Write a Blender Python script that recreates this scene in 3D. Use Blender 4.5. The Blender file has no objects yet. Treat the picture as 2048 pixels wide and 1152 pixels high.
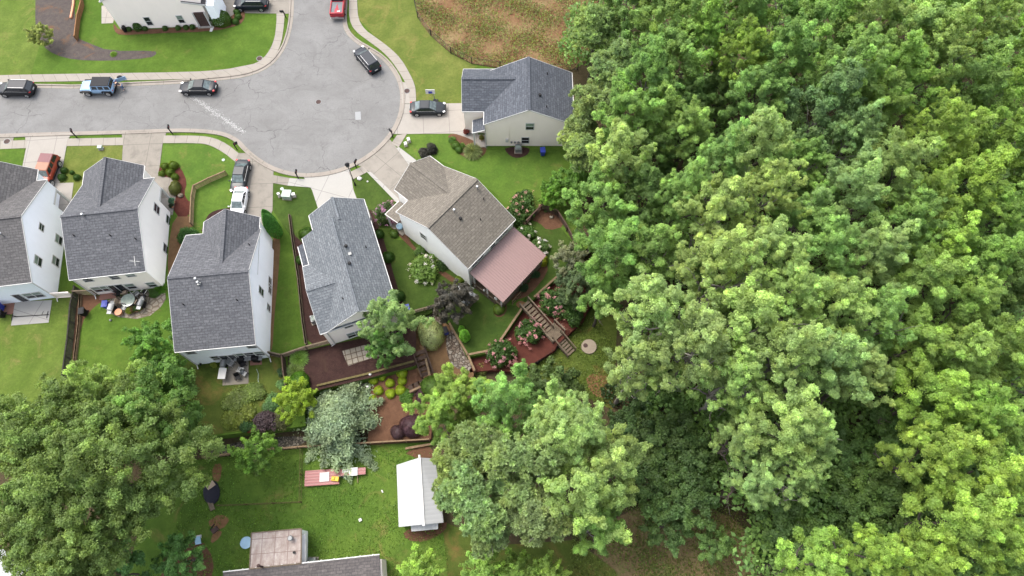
import bpy, math, random
import numpy as np
from mathutils import Vector, Matrix
random.seed(7); np.random.seed(7)
R = math.radians
S = bpy.context.scene
col = S.collection
# ------------------------------------------------------------------ camera, sky, sun, exposure
FP = 1365.33; TILT = R(23.2); HC = 74.0
cam = bpy.data.cameras.new('camera'); cam.sensor_width = 36; cam.lens = 24.0; cam.clip_end = 2000
camo = bpy.data.objects.new('camera', cam); col.objects.link(camo)
camo.location = (0, 0, HC); camo.rotation_euler = (TILT, 0, 0); S.camera = camo
SUN_EL, SUN_AZ = 60, -50      # azimuth from +Y towards +X
w = bpy.data.worlds.new('World'); S.world = w; w.use_nodes = True
wn = w.node_tree; bg = wn.nodes['Background']
sky = wn.nodes.new('ShaderNodeTexSky'); sky.sky_type = 'NISHITA'; sky.sun_disc = False
sky.sun_elevation = R(SUN_EL); sky.sun_rotation = R(SUN_AZ); sky.air_density = 1.0; sky.dust_density = 4.0; sky.ozone_density = 1.0
hs = wn.nodes.new('ShaderNodeHueSaturation'); hs.inputs['Saturation'].default_value = 0.45; wn.links.new(sky.outputs[0], hs.inputs['Color']); wn.links.new(hs.outputs[0], bg.inputs[0]); bg.inputs[1].default_value = 0.15
sl = bpy.data.lights.new('sun', 'SUN'); sl.energy = 0.6; sl.angle = R(22); sl.color = (1.0, 0.93, 0.82)
so = bpy.data.objects.new('sun', sl); col.objects.link(so)
_d = Vector((math.sin(R(SUN_AZ)) * math.cos(R(SUN_EL)), math.cos(R(SUN_AZ)) * math.cos(R(SUN_EL)), math.sin(R(SUN_EL))))
so.rotation_euler = _d.to_track_quat('Z', 'Y').to_euler(); so.location = (0, 0, 60)
S.view_settings.view_transform = 'Standard'; S.view_settings.look = 'None'
S.view_settings.exposure = 1.9; S.view_settings.gamma = 1.0
S.render.engine = 'CYCLES'
S.cycles.max_bounces = 5; S.cycles.diffuse_bounces = 3; S.cycles.transmission_bounces = 3; S.cycles.transparent_max_bounces = 4
LOW, MID = -1.8, -0.9
# ------------------------------------------------------------------ helpers
def ray(u, v):
    a = (u - 1024) / FP; b = (576 - v) / FP
    return Vector((a, math.sin(TILT) + b * math.cos(TILT), -math.cos(TILT) + b * math.sin(TILT)))
def at(u, v, z=0.0):
    """world point seen at photo pixel (u,v) lying at height z"""
    d = ray(u, v); t = (z - HC) / d.z
    return Vector((d.x * t, d.y * t, z))
def mpp(u, v, z=0):
    d = ray(u, v); return ((z - HC) / d.z) / FP
def tag(o, label=None, cat=None, group=None, kind=None):
    if label: o['label'] = label
    if cat: o['category'] = cat
    if group: o['group'] = group
    if kind: o['kind'] = kind
    return o
def empty(name, loc, rz=0, label=None, cat=None, group=None):
    o = bpy.data.objects.new(name, None); col.objects.link(o)
    o.empty_display_size = 0.3; o.location = loc; o.rotation_euler = (0, 0, rz)
    return tag(o, label, cat, group)
class MB:
    def __init__(s): s.v = []; s.f = []; s.sm = []
    def face(s, pts, sm=False):
        n = len(s.v); s.v += [tuple(p) for p in pts]; s.f.append(tuple(range(n, n + len(pts)))); s.sm.append(sm); return s
    def mesh(s, vs, fs, sm=False):
        n = len(s.v); s.v += [tuple(p) for p in vs]; s.f += [tuple(i + n for i in f) for f in fs]; s.sm += [sm] * len(fs); return s
    def box(s, x0, y0, z0, x1, y1, z1):
        return s.mesh([(x0, y0, z0), (x1, y0, z0), (x1, y1, z0), (x0, y1, z0), (x0, y0, z1), (x1, y0, z1), (x1, y1, z1), (x0, y1, z1)],
                      [(3, 2, 1, 0), (4, 5, 6, 7), (0, 1, 5, 4), (1, 2, 6, 5), (2, 3, 7, 6), (3, 0, 4, 7)])
    def cbox(s, c, sx, sy, sz, rz=0, tx=0):
        M = Matrix.Translation(Vector(c)) @ Matrix.Rotation(rz, 4, 'Z') @ Matrix.Rotation(tx, 4, 'X')
        vs = [M @ Vector((x * sx / 2, y * sy / 2, z * sz / 2)) for z in (-1, 1) for (x, y) in ((-1, -1), (1, -1), (1, 1), (-1, 1))]
        return s.mesh(vs, [(3, 2, 1, 0), (4, 5, 6, 7), (0, 1, 5, 4), (1, 2, 6, 5), (2, 3, 7, 6), (3, 0, 4, 7)])
    def bar(s, a, b, wd, ht, up=Vector((0, 0, 1))):
        a = Vector(a); b = Vector(b); d = (b - a).normalized(); sd = d.cross(up)
        if sd.length < 1e-4: sd = d.cross(Vector((1, 0.3, 0)))
        sd.normalize(); u2 = sd.cross(d).normalized(); vs = []
        for p in (a, b):
            for (i, j) in ((-1, -1), (1, -1), (1, 1), (-1, 1)): vs.append(p + sd * i * wd / 2 + u2 * j * ht / 2)
        return s.mesh(vs, [(0, 1, 2, 3), (7, 6, 5, 4), (4, 5, 1, 0), (5, 6, 2, 1), (6, 7, 3, 2), (7, 4, 0, 3)])
    def cyl(s, a, b, r0, r1=None, n=12, cap=True):
        a = Vector(a); b = Vector(b); r1 = r0 if r1 is None else r1
        d = (b - a).normalized(); x = d.orthogonal().normalized(); y = d.cross(x)
        vs = [p + (x * math.cos(2 * math.pi * i / n) + y * math.sin(2 * math.pi * i / n)) * r for p, r in ((a, r0), (b, r1)) for i in range(n)]
        fs = [(i, (i + 1) % n, n + (i + 1) % n, n + i) for i in range(n)]
        s.mesh(vs, fs, True)
        if cap: s.mesh(vs[:n], [tuple(reversed(range(n)))]); s.mesh(vs[n:], [tuple(range(n))])
        return s
    def tube(s, pts, r0, r1, n=7):
        m = len(pts)
        for i in range(m - 1):
            s.cyl(pts[i], pts[i + 1], r0 + (r1 - r0) * i / (m - 1), r0 + (r1 - r0) * (i + 1) / (m - 1), n, False)
        return s
    def ball(s, c, rx, ry, rz, n=12, m=8):
        c = Vector(c); vs = [c + Vector((0, 0, -rz))]
        for j in range(1, m):
            t = -math.pi / 2 + math.pi * j / m
            for i in range(n): p = 2 * math.pi * i / n; vs.append(c + Vector((rx * math.cos(t) * math.cos(p), ry * math.cos(t) * math.sin(p), rz * math.sin(t))))
        vs.append(c + Vector((0, 0, rz))); fs = []
        for i in range(n):
            fs.append((0, 1 + (i + 1) % n, 1 + i)); L = 1 + (m - 2) * n; fs.append((L + i, L + (i + 1) % n, len(vs) - 1))
            for j in range(m - 2): b = 1 + j * n; fs.append((b + i, b + (i + 1) % n, b + n + (i + 1) % n, b + n + i))
        return s.mesh(vs, fs, True)
    def prism(s, pts, z0, z1):
        n = len(pts); A = sum(pts[i][0] * pts[(i + 1) % n][1] - pts[(i + 1) % n][0] * pts[i][1] for i in range(n))
        if A < 0: pts = list(reversed(pts))
        vs = [(p[0], p[1], z0) for p in pts] + [(p[0], p[1], z1) for p in pts]
        return s.mesh(vs, [tuple(range(n, 2 * n)), tuple(reversed(range(n)))] + [(i, (i + 1) % n, n + (i + 1) % n, n + i) for i in range(n)])
    def build(s, name, mat, parent=None, bevel=0, uv=None, tri=True):
        me = bpy.data.meshes.new(name); me.from_pydata(s.v, [], s.f)
        me.polygons.foreach_set('use_smooth', s.sm); me.update()
        ul = me.uv_layers.new(name='UVMap')
        for p in me.polygons:
            n = p.normal
            if abs(n.z) > 0.97: U = Vector((1, 0, 0)); V = Vector((0, 1, 0))
            else: U = Vector((0, 0, 1)).cross(n).normalized(); V = n.cross(U)
            for li in p.loop_indices:
                c = me.vertices[me.loops[li].vertex_index].co
                ul.data[li].uv = uv[me.loops[li].vertex_index] if uv else (c.dot(U), c.dot(V))
        o = bpy.data.objects.new(name, me); col.objects.link(o)
        if mat: me.materials.append(mat)
        if parent: o.parent = parent
        if bevel:
            b = o.modifiers.new('bevel', 'BEVEL'); b.width = bevel; b.segments = 2; b.limit_method = 'ANGLE'
        return o
# ------------------------------------------------------------------ materials
# real-world reflectance: scale applied to the colours below, by material name
ALB = {'asphalt': .46, 'driveway': .39, 'sidewalk': .42, 'kerb': .40, 'patio': .38, 'road_patch': .50, 'white_spill': .40, 'shingles': .43, 'blue_grey_sh': .42, 'slate': .54, 'tan_sh': .48, 'lawn': .56, 'grass': .56,
       'field': .45, 'foliage': .82, 'blossom': .62, 'mulch': .50, 'straw': .48, 'dirt': .48, 'litter': .8, 'clearing': .62, 'siding': 1.0, 'trim': .55, 'metal_roof': .45, 'white_metal_roof': .42, 'wood': .46, 'bark': .55, 'stone': .42, 'pavers': .40,
       'rubble': .5, 'wild_weeds': .52, 'brick': .45, 'plastic': .6, 'paint_pearl': .6, 'paint_light_blue': .52, 'paint_red': .45, 'paint_brick_red': .7, 'roof': .45, 'flat_roof': .52, 'sheet': .5, 'lid': .5, 'cloth': .5, 'bright_metal': .6, 'grey_metal': .5, 'pale_green_metal': .6, 'glass': .7}
def albedo(name):
    best = 1.0; n = 0
    for k, f in ALB.items():
        if k in name and len(k) > n: best, n = f, len(k)
    return best
class NT:
    def __init__(s, name, rough=0.8):
        s.m = bpy.data.materials.new(name); s.m.use_nodes = True; s.t = s.m.node_tree; s.b = s.t.nodes['Principled BSDF']
        s.b.inputs['Roughness'].default_value = rough; s.b.inputs['Specular IOR Level'].default_value = 0.25
    def n(s, typ, **k):
        o = s.t.nodes.new(typ)
        for a, b in k.items():
            if a in o.inputs.keys(): o.inputs[a].default_value = b
            else: setattr(o, a, b)
        return o
    def l(s, a, b): s.t.links.new(a, b)
    def geo(s, scale=(1, 1, 1), rot=0, src='Geometry'):
        if src == 'Geometry': g = s.n('ShaderNodeNewGeometry').outputs['Position']
        elif src == 'UV': g = s.n('ShaderNodeTexCoord').outputs['UV']
        else: g = s.n('ShaderNodeTexCoord').outputs['Object']
        mp = s.n('ShaderNodeMapping'); mp.inputs['Scale'].default_value = scale; mp.inputs['Rotation'].default_value = (0, 0, rot)
        s.l(g, mp.inputs[0]); return mp.outputs[0]
    def noise(s, vec, scale, detail=4, rough=0.55, dist=0):
        o = s.n('ShaderNodeTexNoise'); o.inputs['Scale'].default_value = scale; o.inputs['Detail'].default_value = detail
        o.inputs['Roughness'].default_value = rough; o.inputs['Distortion'].default_value = dist; s.l(vec, o.inputs['Vector']); return o.outputs['Fac']
    def ramp(s, fac, stops):
        r = s.n('ShaderNodeValToRGB'); e = r.color_ramp.elements
        while len(e) < len(stops): e.new(0.5)
        for i, (p, c) in enumerate(stops): e[i].position = p; e[i].color = (c if isinstance(c, tuple) else (c, c, c)) + (1,)
        s.l(fac, r.inputs[0]); return r.outputs[0]
    def mix(s, fac, a, b, mode='MIX'):
        m = s.n('ShaderNodeMix', data_type='RGBA', blend_type=mode)
        for i, x in ((0, fac), (6, a), (7, b)):
            if isinstance(x, (int, float)): m.inputs[i].default_value = x
            elif isinstance(x, tuple): m.inputs[i].default_value = x + (1,)
            else: s.l(x, m.inputs[i])
        return m.outputs[2]
    def bump(s, h, st, dist=0.05):
        b = s.n('ShaderNodeBump'); b.inputs['Strength'].default_value = st; b.inputs['Distance'].default_value = dist
        s.l(h, b.inputs['Height']); s.l(b.outputs[0], s.b.inputs['Normal'])
    def out(s, c):
        f = albedo(s.m.name)
        if f != 1.0:
            if isinstance(c, tuple): c = tuple(x * f for x in c)
            else: c = s.mix(1.0, c, (f, f, f), 'MULTIPLY')
        s.col = c
        if isinstance(c, tuple): s.b.inputs['Base Color'].default_value = c + (1,)
        else: s.l(c, s.b.inputs['Base Color'])
        return s.m
def m_plain(name, c, rough=0.6, metal=0, var=0.12, sc=1.5, coat=0, spec=None):
    k = NT(name, rough); k.b.inputs['Metallic'].default_value = metal; k.b.inputs['Coat Weight'].default_value = coat
    if coat: k.b.inputs['Coat Roughness'].default_value = 0.05
    if spec is not None: k.b.inputs['Specular IOR Level'].default_value = spec
    f = k.noise(k.geo(src='Object'), sc, 5, 0.6)
    return k.out(k.ramp(f, [(0.3, tuple(x * (1 - var) for x in c)), (0.7, tuple(min(1, x * (1 + var)) for x in c))]))
def m_grass(name, dark, mid, light, dry, dry_amt=0.5, seed=0, stripes=None):
    k = NT(name, 0.95); k.b.inputs['Specular IOR Level'].default_value = 0.1
    v = k.geo(); mp = k.n('ShaderNodeMapping'); mp.inputs['Location'].default_value = (seed * 7.3, seed * 3.1, 0); k.l(v, mp.inputs[0]); v = mp.outputs[0]
    big = k.noise(v, 0.16, 5, 0.6, 0.5); fine = k.noise(v, 3.2, 6, 0.75); med = k.noise(v, 0.7, 5, 0.65, 0.4); tiny = k.noise(v, 13, 4, 0.8)
    c = k.mix(k.ramp(big, [(0.35, 0.0), (0.68, 1.0)]), mid, light)
    c = k.mix(k.ramp(med, [(0.40, 0.38), (0.62, 0.0)]), c, dark)
    c = k.mix(k.ramp(k.noise(v, 0.33, 7, 0.72, 0.8), [(0.62 - 0.14 * dry_amt, 0.0), (0.80 - 0.1 * dry_amt, 0.75)]), c, dry)
    c = k.mix(k.ramp(fine, [(0.3, 0.55), (0.7, 0.0)]), c, k.mix(1.0, c, (0.45, 0.5, 0.4), 'MULTIPLY'))
    c = k.mix(k.ramp(tiny, [(0.5, 0.0), (0.75, 0.5)]), c, k.mix(1.0, c, (1.6, 1.5, 1.4), 'MULTIPLY'))
    if stripes:
        mp = k.n('ShaderNodeMapping'); mp.inputs['Rotation'].default_value = (0, 0, stripes); k.l(v, mp.inputs[0])
        wv = k.n('ShaderNodeTexWave'); wv.inputs['Scale'].default_value = 0.09; wv.inputs['Distortion'].default_value = 1.5; k.l(mp.outputs[0], wv.inputs[0])
        c = k.mix(k.ramp(wv.outputs['Fac'], [(0.2, 0.0), (0.8, 0.35)]), c, k.mix(1.0, c, (0.72, 0.8, 0.7), 'MULTIPLY'))
    k.bump(tiny, 0.9, 0.08); return k.out(c)
def m_speck(name, a, b, c, scale=2.0, fine=9.0, bump=0.8, rough=0.95, patch=None):
    k = NT(name, rough); k.b.inputs['Specular IOR Level'].default_value = 0.1; v = k.geo()
    x = k.mix(k.ramp(k.noise(v, scale, 6, 0.7, 0.3), [(0.35, 0.0), (0.65, 1.0)]), a, b)
    x = k.mix(k.ramp(k.noise(v, fine, 4, 0.8), [(0.55, 0.0), (0.72, 0.9)]), x, c)
    if patch: x = k.mix(k.ramp(k.noise(v, 0.5, 5, 0.7, 0.6), [(0.56, 0.0), (0.70, 0.8)]), x, patch)
    f = k.noise(v, fine * 1.3, 4, 0.8); k.bump(f, bump, 0.1); return k.out(x)
def m_asphalt():
    k = NT('asphalt', 0.9); v = k.geo()
    c = k.ramp(k.noise(v, 0.25, 6, 0.65, 0.6), [(0.30, (0.255, 0.25, 0.24)), (0.50, (0.30, 0.295, 0.285)), (0.70, (0.34, 0.335, 0.325))])
    c = k.mix(k.ramp(k.noise(v, 5, 6, 0.8), [(0.35, 0.35), (0.6, 0.0)]), c, (0.2, 0.196, 0.19))
    st = k.noise(k.geo((0.35, 1, 1)), 1.1, 5, 0.65, 0.3)
    c = k.mix(k.ramp(st, [(0.5, 0.0), (0.75, 0.3)]), c, (0.185, 0.18, 0.178))
    c = k.mix(k.ramp(k.noise(v, 0.42, 7, 0.75, 1.2), [(0.54, 0.0), (0.70, 0.42)]), c, (0.17, 0.163, 0.155))
    c = k.mix(k.ramp(k.noise(v, 1.9, 3, 0.6), [(0.70, 0.0), (0.76, 0.5)]), c, (0.15, 0.145, 0.14))
    nz = k.n('ShaderNodeTexNoise'); nz.inputs['Scale'].default_value = 0.6; nz.inputs['Detail'].default_value = 5; k.l(v, nz.inputs[0])
    ad = k.n('ShaderNodeVectorMath', operation='MULTIPLY_ADD'); k.l(nz.outputs['Color'], ad.inputs[0]); ad.inputs[1].default_value = (2.6, 2.6, 0); k.l(v, ad.inputs[2])
    cr = None
    for sc, wd, am in ((0.16, 0.009, 0.8), (0.42, 0.011, 0.5)):
        vo = k.n('ShaderNodeTexVoronoi', feature='DISTANCE_TO_EDGE', voronoi_dimensions='2D'); vo.inputs['Scale'].default_value = sc; k.l(ad.outputs[0], vo.inputs[0])
        gate = k.ramp(k.noise(v, 0.13 + sc * 0.3, 3, 0.5), [(0.42, 0.0), (0.58, am)])
        ln = k.ramp(vo.outputs['Distance'], [(0.0, 1.0), (wd, 0.0)])
        c = k.mix(k.mix(1.0, ln, gate, 'MULTIPLY'), c, (0.10, 0.098, 0.095))
    k.bump(k.noise(v, 18, 3, 0.8), 0.5, 0.02); return k.out(c)
def m_conc(name, base, joint=0.0, jr=0.0, uv=False, stain=0.35, jy=None):
    k = NT(name, 0.85); v = k.geo()
    c = k.ramp(k.noise(v, 0.6, 6, 0.7, 0.4), [(0.3, tuple(x * (1 - stain * 0.5) for x in base)), (0.5, tuple(x * (1 - stain * 0.12) for x in base)), (0.7, base)])
    c = k.mix(k.ramp(k.noise(v, 7, 5, 0.8), [(0.3, 0.25), (0.6, 0.0)]), c, tuple(x * 0.7 for x in base))
    if joint:
        mp = k.n('ShaderNodeMapping'); mp.inputs['Rotation'].default_value = (0, 0, jr)
        k.l(k.n('ShaderNodeTexCoord').outputs['UV'] if uv else v, mp.inputs[0])
        br = k.n('ShaderNodeTexBrick'); br.offset = 0; br.inputs['Scale'].default_value = 1; br.inputs['Brick Width'].default_value = joint
        br.inputs['Row Height'].default_value = jy or joint; br.inputs['Mortar Size'].default_value = 0.035; br.inputs['Mortar Smooth'].default_value = 0.3
        k.l(mp.outputs[0], br.inputs[0]); c = k.mix(br.outputs['Fac'], c, tuple(x * 0.55 for x in base))
    return k.out(c)
def m_shingle(name, a, b, dark, patch=0.3):
    k = NT(name, 0.9); k.b.inputs['Specular IOR Level'].default_value = 0.2
    uv = k.geo(src='UV'); br = k.n('ShaderNodeTexBrick'); br.inputs['Scale'].default_value = 1; br.inputs['Brick Width'].default_value = 0.6
    br.inputs['Row Height'].default_value = 0.3; br.inputs['Mortar Size'].default_value = 0.028; br.inputs['Mortar Smooth'].default_value = 0.6; br.inputs['Bias'].default_value = 0.0
    br.inputs['Color1'].default_value = a + (1,); br.inputs['Color2'].default_value = b + (1,); br.inputs['Mortar'].default_value = dark + (1,)
    k.l(uv, br.inputs[0]); c = br.outputs['Color']
    c = k.mix(k.ramp(k.noise(k.geo((.5, 1, 1), src='UV'), 4.2, 5, 0.85), [(0.42, 0.6), (0.56, 0.0)]), c, dark)
    c = k.mix(k.ramp(k.noise(uv, 4.5, 4, 0.8), [(0.55, 0.0), (0.7, 0.4)]), c, tuple(min(1, x * 1.5) for x in b))
    rows = k.noise(k.geo((0.12, 2.3, 1), src='UV'), 1.5, 4, 0.7)
    c = k.mix(k.ramp(rows, [(0.56, 0.0), (0.7, patch)]), c, dark)
    k.bump(br.outputs['Fac'], -0.5, 0.02); return k.out(c)
def m_siding(name, base, pitch=0.2):
    k = NT(name, 0.55); uv = k.geo(src='UV')
    wv = k.n('ShaderNodeTexWave', bands_direction='Y', wave_profile='SAW'); wv.inputs['Scale'].default_value = 0.314 / pitch; k.l(uv, wv.inputs[0])
    c = k.ramp(wv.outputs['Fac'], [(0.0, tuple(x * 0.86 for x in base)), (0.18, base), (1.0, base)])
    c = k.mix(k.ramp(k.noise(k.geo((1, 0.4, 1), src='UV'), 0.8, 5, 0.7), [(0.4, 0.14), (0.7, 0.0)]), c, tuple(x * 0.7 for x in base))
    k.bump(wv.outputs['Fac'], 0.25, 0.03); return k.out(c)
def m_ribbed(name, base, pitch, axis='X', rough=0.35, dark=0.7, spec=0.5):
    k = NT(name, rough); k.b.inputs['Specular IOR Level'].default_value = spec; uv = k.geo(src='UV')
    wv = k.n('ShaderNodeTexWave', bands_direction=axis); wv.inputs['Scale'].default_value = 0.314 / pitch; k.l(uv, wv.inputs[0])
    c = k.ramp(wv.outputs['Fac'], [(0.0, tuple(x * dark for x in base)), (0.25, base), (1.0, base)])
    c = k.mix(k.ramp(k.noise(uv, 1.2, 5, 0.7), [(0.4, 0.15), (0.7, 0.0)]), c, tuple(x * 0.75 for x in base))
    k.bump(wv.outputs['Fac'], 0.4, 0.03); return k.out(c)
def m_wood(name, a, b, sc=1.0):
    k = NT(name, 0.85); f = k.noise(k.geo((1.2, 1.2, 1.2), src='Object'), 2.2 * sc, 6, 0.75, 0.3)
    g = k.noise(k.geo((6, 6, 0.6), src='Object'), 2.0, 3, 0.7)
    c = k.mix(k.ramp(f, [(0.35, 0.0), (0.65, 1.0)]), a, b); c = k.mix(k.ramp(g, [(0.45, 0.45), (0.6, 0.0)]), c, tuple(x * 0.45 for x in a)); return k.out(c)
def m_stones(name, sc, cols, mortar):
    k = NT(name, 0.85); v = k.geo(); vo = k.n('ShaderNodeTexVoronoi'); vo.inputs['Scale'].default_value = sc; k.l(v, vo.inputs[0])
    sp = k.n('ShaderNodeSeparateColor'); k.l(vo.outputs['Color'], sp.inputs[0])
    c = k.ramp(sp.outputs[0], [(i / max(1, len(cols) - 1), q) for i, q in enumerate(cols)])
    ve = k.n('ShaderNodeTexVoronoi', feature='DISTANCE_TO_EDGE'); ve.inputs['Scale'].default_value = sc; k.l(v, ve.inputs[0])
    c = k.mix(k.ramp(ve.outputs['Distance'], [(0.04, 1.0), (0.14, 0.0)]), c, mortar); k.bump(ve.outputs['Distance'], 1.0, 0.15); return k.out(c)
def m_brick(name, a, b, mort, bw, rh, ms=0.02, src='Geometry', rot=0, off=0.5):
    k = NT(name, 0.85); v = k.geo(rot=rot, src=src); br = k.n('ShaderNodeTexBrick'); br.offset = off; br.inputs['Scale'].default_value = 1
    br.inputs['Brick Width'].default_value = bw; br.inputs['Row Height'].default_value = rh; br.inputs['Mortar Size'].default_value = ms
    br.inputs['Color1'].default_value = a + (1,); br.inputs['Color2'].default_value = b + (1,); br.inputs['Mortar'].default_value = mort + (1,); k.l(v, br.inputs[0])
    c = k.mix(k.ramp(k.noise(v, 4, 5, 0.8), [(0.4, 0.3), (0.65, 0.0)]), br.outputs['Color'], mort); return k.out(c)
def m_leaf(name, trans=0.5, gloss=0.3):
    """foliage: colour from the object's colour, varied leaf by leaf and patch by patch"""
    k = NT(name, 0.5); k.b.inputs['Specular IOR Level'].default_value = gloss
    oi = k.n('ShaderNodeObjectInfo'); at_ = k.n('ShaderNodeAttribute', attribute_name='rnd')
    c = oi.outputs['Color']
    ve = k.ramp(at_.outputs['Fac'], [(0.0, 0.66), (0.6, 1.0), (0.85, 1.25), (1.0, 1.8)])
    c = k.mix(1.0, c, ve, 'MULTIPLY')
    f = k.noise(k.geo(src='Object'), 0.45, 4, 0.6)
    c = k.mix(k.ramp(f, [(0.4, 0.0), (0.7, 0.55)]), c, k.mix(1.0, c, (1.45, 1.22, 0.8), 'MULTIPLY'))
    k.out(c); c = k.col
    tr = k.n('ShaderNodeBsdfTranslucent'); k.l(k.mix(1.0, c, (1.35, 1.25, 0.9), 'MULTIPLY'), tr.inputs[0])
    ms = k.n('ShaderNodeMixShader'); ms.inputs[0].default_value = trans; k.l(k.b.outputs[0], ms.inputs[1]); k.l(tr.outputs[0], ms.inputs[2])
    k.l(ms.outputs[0], k.t.nodes['Material Output'].inputs[0]); return k.m
M = {}
M['leaf'] = m_leaf('foliage'); M['flower'] = m_leaf('blossom', 0.2, 0.2)
M['bark'] = m_wood('bark', (0.10, 0.08, 0.06), (0.22, 0.19, 0.16)); M['palebark'] = m_wood('pale_bark', (0.30, 0.27, 0.23), (0.45, 0.42, 0.37))
M['grass'] = m_grass('lawn_grass', (0.056, 0.112, 0.014), (0.106, 0.196, 0.026), (0.150, 0.241, 0.036), (0.250, 0.213, 0.072), 0.3, 1)
M['grass_dry'] = m_grass('dry_lawn_grass', (0.094, 0.146, 0.024), (0.163, 0.213, 0.042), (0.237, 0.258, 0.066), (0.375, 0.269, 0.108), 0.55, 2, R(35))
M['grass_wide'] = m_grass('field_grass', (0.088, 0.140, 0.024), (0.150, 0.224, 0.036), (0.213, 0.280, 0.060), (0.350, 0.280, 0.108), 0.45, 3, R(8))
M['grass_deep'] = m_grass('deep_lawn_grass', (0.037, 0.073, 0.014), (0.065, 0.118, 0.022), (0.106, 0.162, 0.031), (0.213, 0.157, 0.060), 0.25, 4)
M['grass_back'] = m_grass('backyard_grass', (0.062, 0.123, 0.022), (0.106, 0.202, 0.030), (0.163, 0.258, 0.042), (0.325, 0.224, 0.096), 0.35, 5)
M['grass_patchy'] = m_grass('patchy_grass', (0.062, 0.101, 0.018), (0.112, 0.162, 0.030), (0.163, 0.202, 0.042), (0.312, 0.168, 0.072), 0.75, 6)
M['clearing'] = m_speck('clearing_ground', (0.17, 0.115, 0.06), (0.22, 0.17, 0.08), (0.13, 0.19, 0.04), 0.7, 4, patch=(0.12, 0.19, 0.035))
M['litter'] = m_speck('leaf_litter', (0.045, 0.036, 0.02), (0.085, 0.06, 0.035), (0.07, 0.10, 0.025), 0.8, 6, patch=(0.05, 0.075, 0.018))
M['wild'] = m_speck('wild_weeds', (0.24, 0.12, 0.065), (0.33, 0.24, 0.12), (0.19, 0.22, 0.06), 0.22, 3, patch=(0.14, 0.075, 0.045))
M['mulch'] = m_speck('mulch', (0.05, 0.026, 0.024), (0.08, 0.042, 0.036), (0.14, 0.09, 0.06), 1.5, 9, patch=(0.10, 0.06, 0.042))
M['mulch_grey'] = m_speck('grey_mulch', (0.10, 0.085, 0.082), (0.15, 0.125, 0.11), (0.22, 0.19, 0.16), 1.5, 8, patch=(0.24, 0.125, 0.06))
M['mulch_red'] = m_speck('red_mulch', (0.11, 0.035, 0.026), (0.155, 0.052, 0.038), (0.20, 0.09, 0.06), 1.5, 9)
M['mulch_brown'] = m_speck('brown_mulch', (0.15, 0.075, 0.045), (0.21, 0.11, 0.065), (0.28, 0.17, 0.10), 1.5, 9)
M['straw'] = m_speck('pine_straw', (0.22, 0.125, 0.065), (0.30, 0.18, 0.09), (0.38, 0.25, 0.14), 1.2, 10, patch=(0.14, 0.08, 0.045))
M['dirt'] = m_speck('red_dirt', (0.27, 0.14, 0.07), (0.36, 0.20, 0.10), (0.10, 0.14, 0.03), 0.9, 5)
M['asphalt'] = m_asphalt()
M['walk'] = m_conc('sidewalk_concrete', (0.52, 0.47, 0.40), 1.55, 0, True, 0.3, 50)
M['drive'] = m_conc('driveway_concrete', (0.60, 0.555, 0.49), 3.4, R(-5), False, 0.25)
M['drive_old'] = m_conc('old_driveway_concrete', (0.47, 0.425, 0.36), 3.4, R(-3), False, 0.75)
M['drive_old2'] = m_conc('stained_driveway_concrete', (0.50, 0.455, 0.39), 3.2, R(42), False, 0.8)
M['drive_new'] = m_conc('new_driveway_concrete', (0.64, 0.62, 0.57), 3.6, R(17), False, 0.12)
M['kerb'] = m_conc('kerb_concrete', (0.53, 0.47, 0.40), 3.0, 0, True, 0.5, 50)
M['patio'] = m_conc('patio_concrete', (0.52, 0.46, 0.37), 2.6, R(6), False, 0.6)
M['roof_grey'] = m_shingle('grey_shingles', (0.165, 0.17, 0.185), (0.24, 0.245, 0.26), (0.085, 0.087, 0.097), 0.5)
M['roof_warm'] = m_shingle('warm_grey_shingles', (0.17, 0.165, 0.165), (0.245, 0.235, 0.23), (0.095, 0.09, 0.09), 0.3)
M['roof_blue'] = m_shingle('blue_grey_shingles', (0.24, 0.265, 0.285), (0.34, 0.365, 0.385), (0.11, 0.12, 0.135), 0.15)
M['roof_dark'] = m_shingle('slate_shingles', (0.125, 0.14, 0.165), (0.20, 0.215, 0.245), (0.07, 0.078, 0.095), 0.4)
M['roof_tan'] = m_shingle('tan_shingles', (0.27, 0.24, 0.20), (0.36, 0.32, 0.265), (0.155, 0.138, 0.115), 0.5)
M['roof_old'] = m_shingle('old_brown_shingles', (0.15, 0.135, 0.13), (0.235, 0.21, 0.20), (0.085, 0.08, 0.085), 0.4)
M['side_white'] = m_siding('white_siding', (0.88, 0.90, 0.94)); M['side_cool'] = m_siding('cool_grey_siding', (0.76, 0.79, 0.84))
M['side_cream'] = m_siding('cream_siding', (0.86, 0.77, 0.70)); M['side_stone'] = m_siding('stone_siding', (0.84, 0.79, 0.76)); M['side_beige'] = m_siding('beige_siding', (0.82, 0.72, 0.64))
M['side_ivory'] = m_siding('ivory_siding', (0.88, 0.86, 0.81))
M['white'] = m_plain('white_trim', (0.78, 0.77, 0.74), 0.5, var=0.05); M['door'] = m_plain('dark_door', (0.05, 0.05, 0.055), 0.3)
M['glass'] = m_plain('window_glass', (0.028, 0.032, 0.038), 0.08, var=0.4, sc=0.6, spec=0.6); M['painted_reflection'] = m_plain('window_reflection', (0.16, 0.20, 0.17), 0.15, var=0.3, spec=0.6)  # second material: reflected surroundings painted into the colour of some upper panes
M['dark'] = m_plain('black_metal', (0.007, 0.007, 0.008), 0.6, spec=0.2); M['grey'] = m_plain('grey_metal', (0.33, 0.34, 0.34), 0.45, 0.3); M['chrome'] = m_plain('bright_metal', (0.62, 0.62, 0.62), 0.3, 0.8)
M['rubber'] = m_plain('tyre_rubber', (0.02, 0.02, 0.022), 0.85); M['rim'] = m_plain('wheel_rim', (0.45, 0.44, 0.43), 0.35, 0.5)
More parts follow.
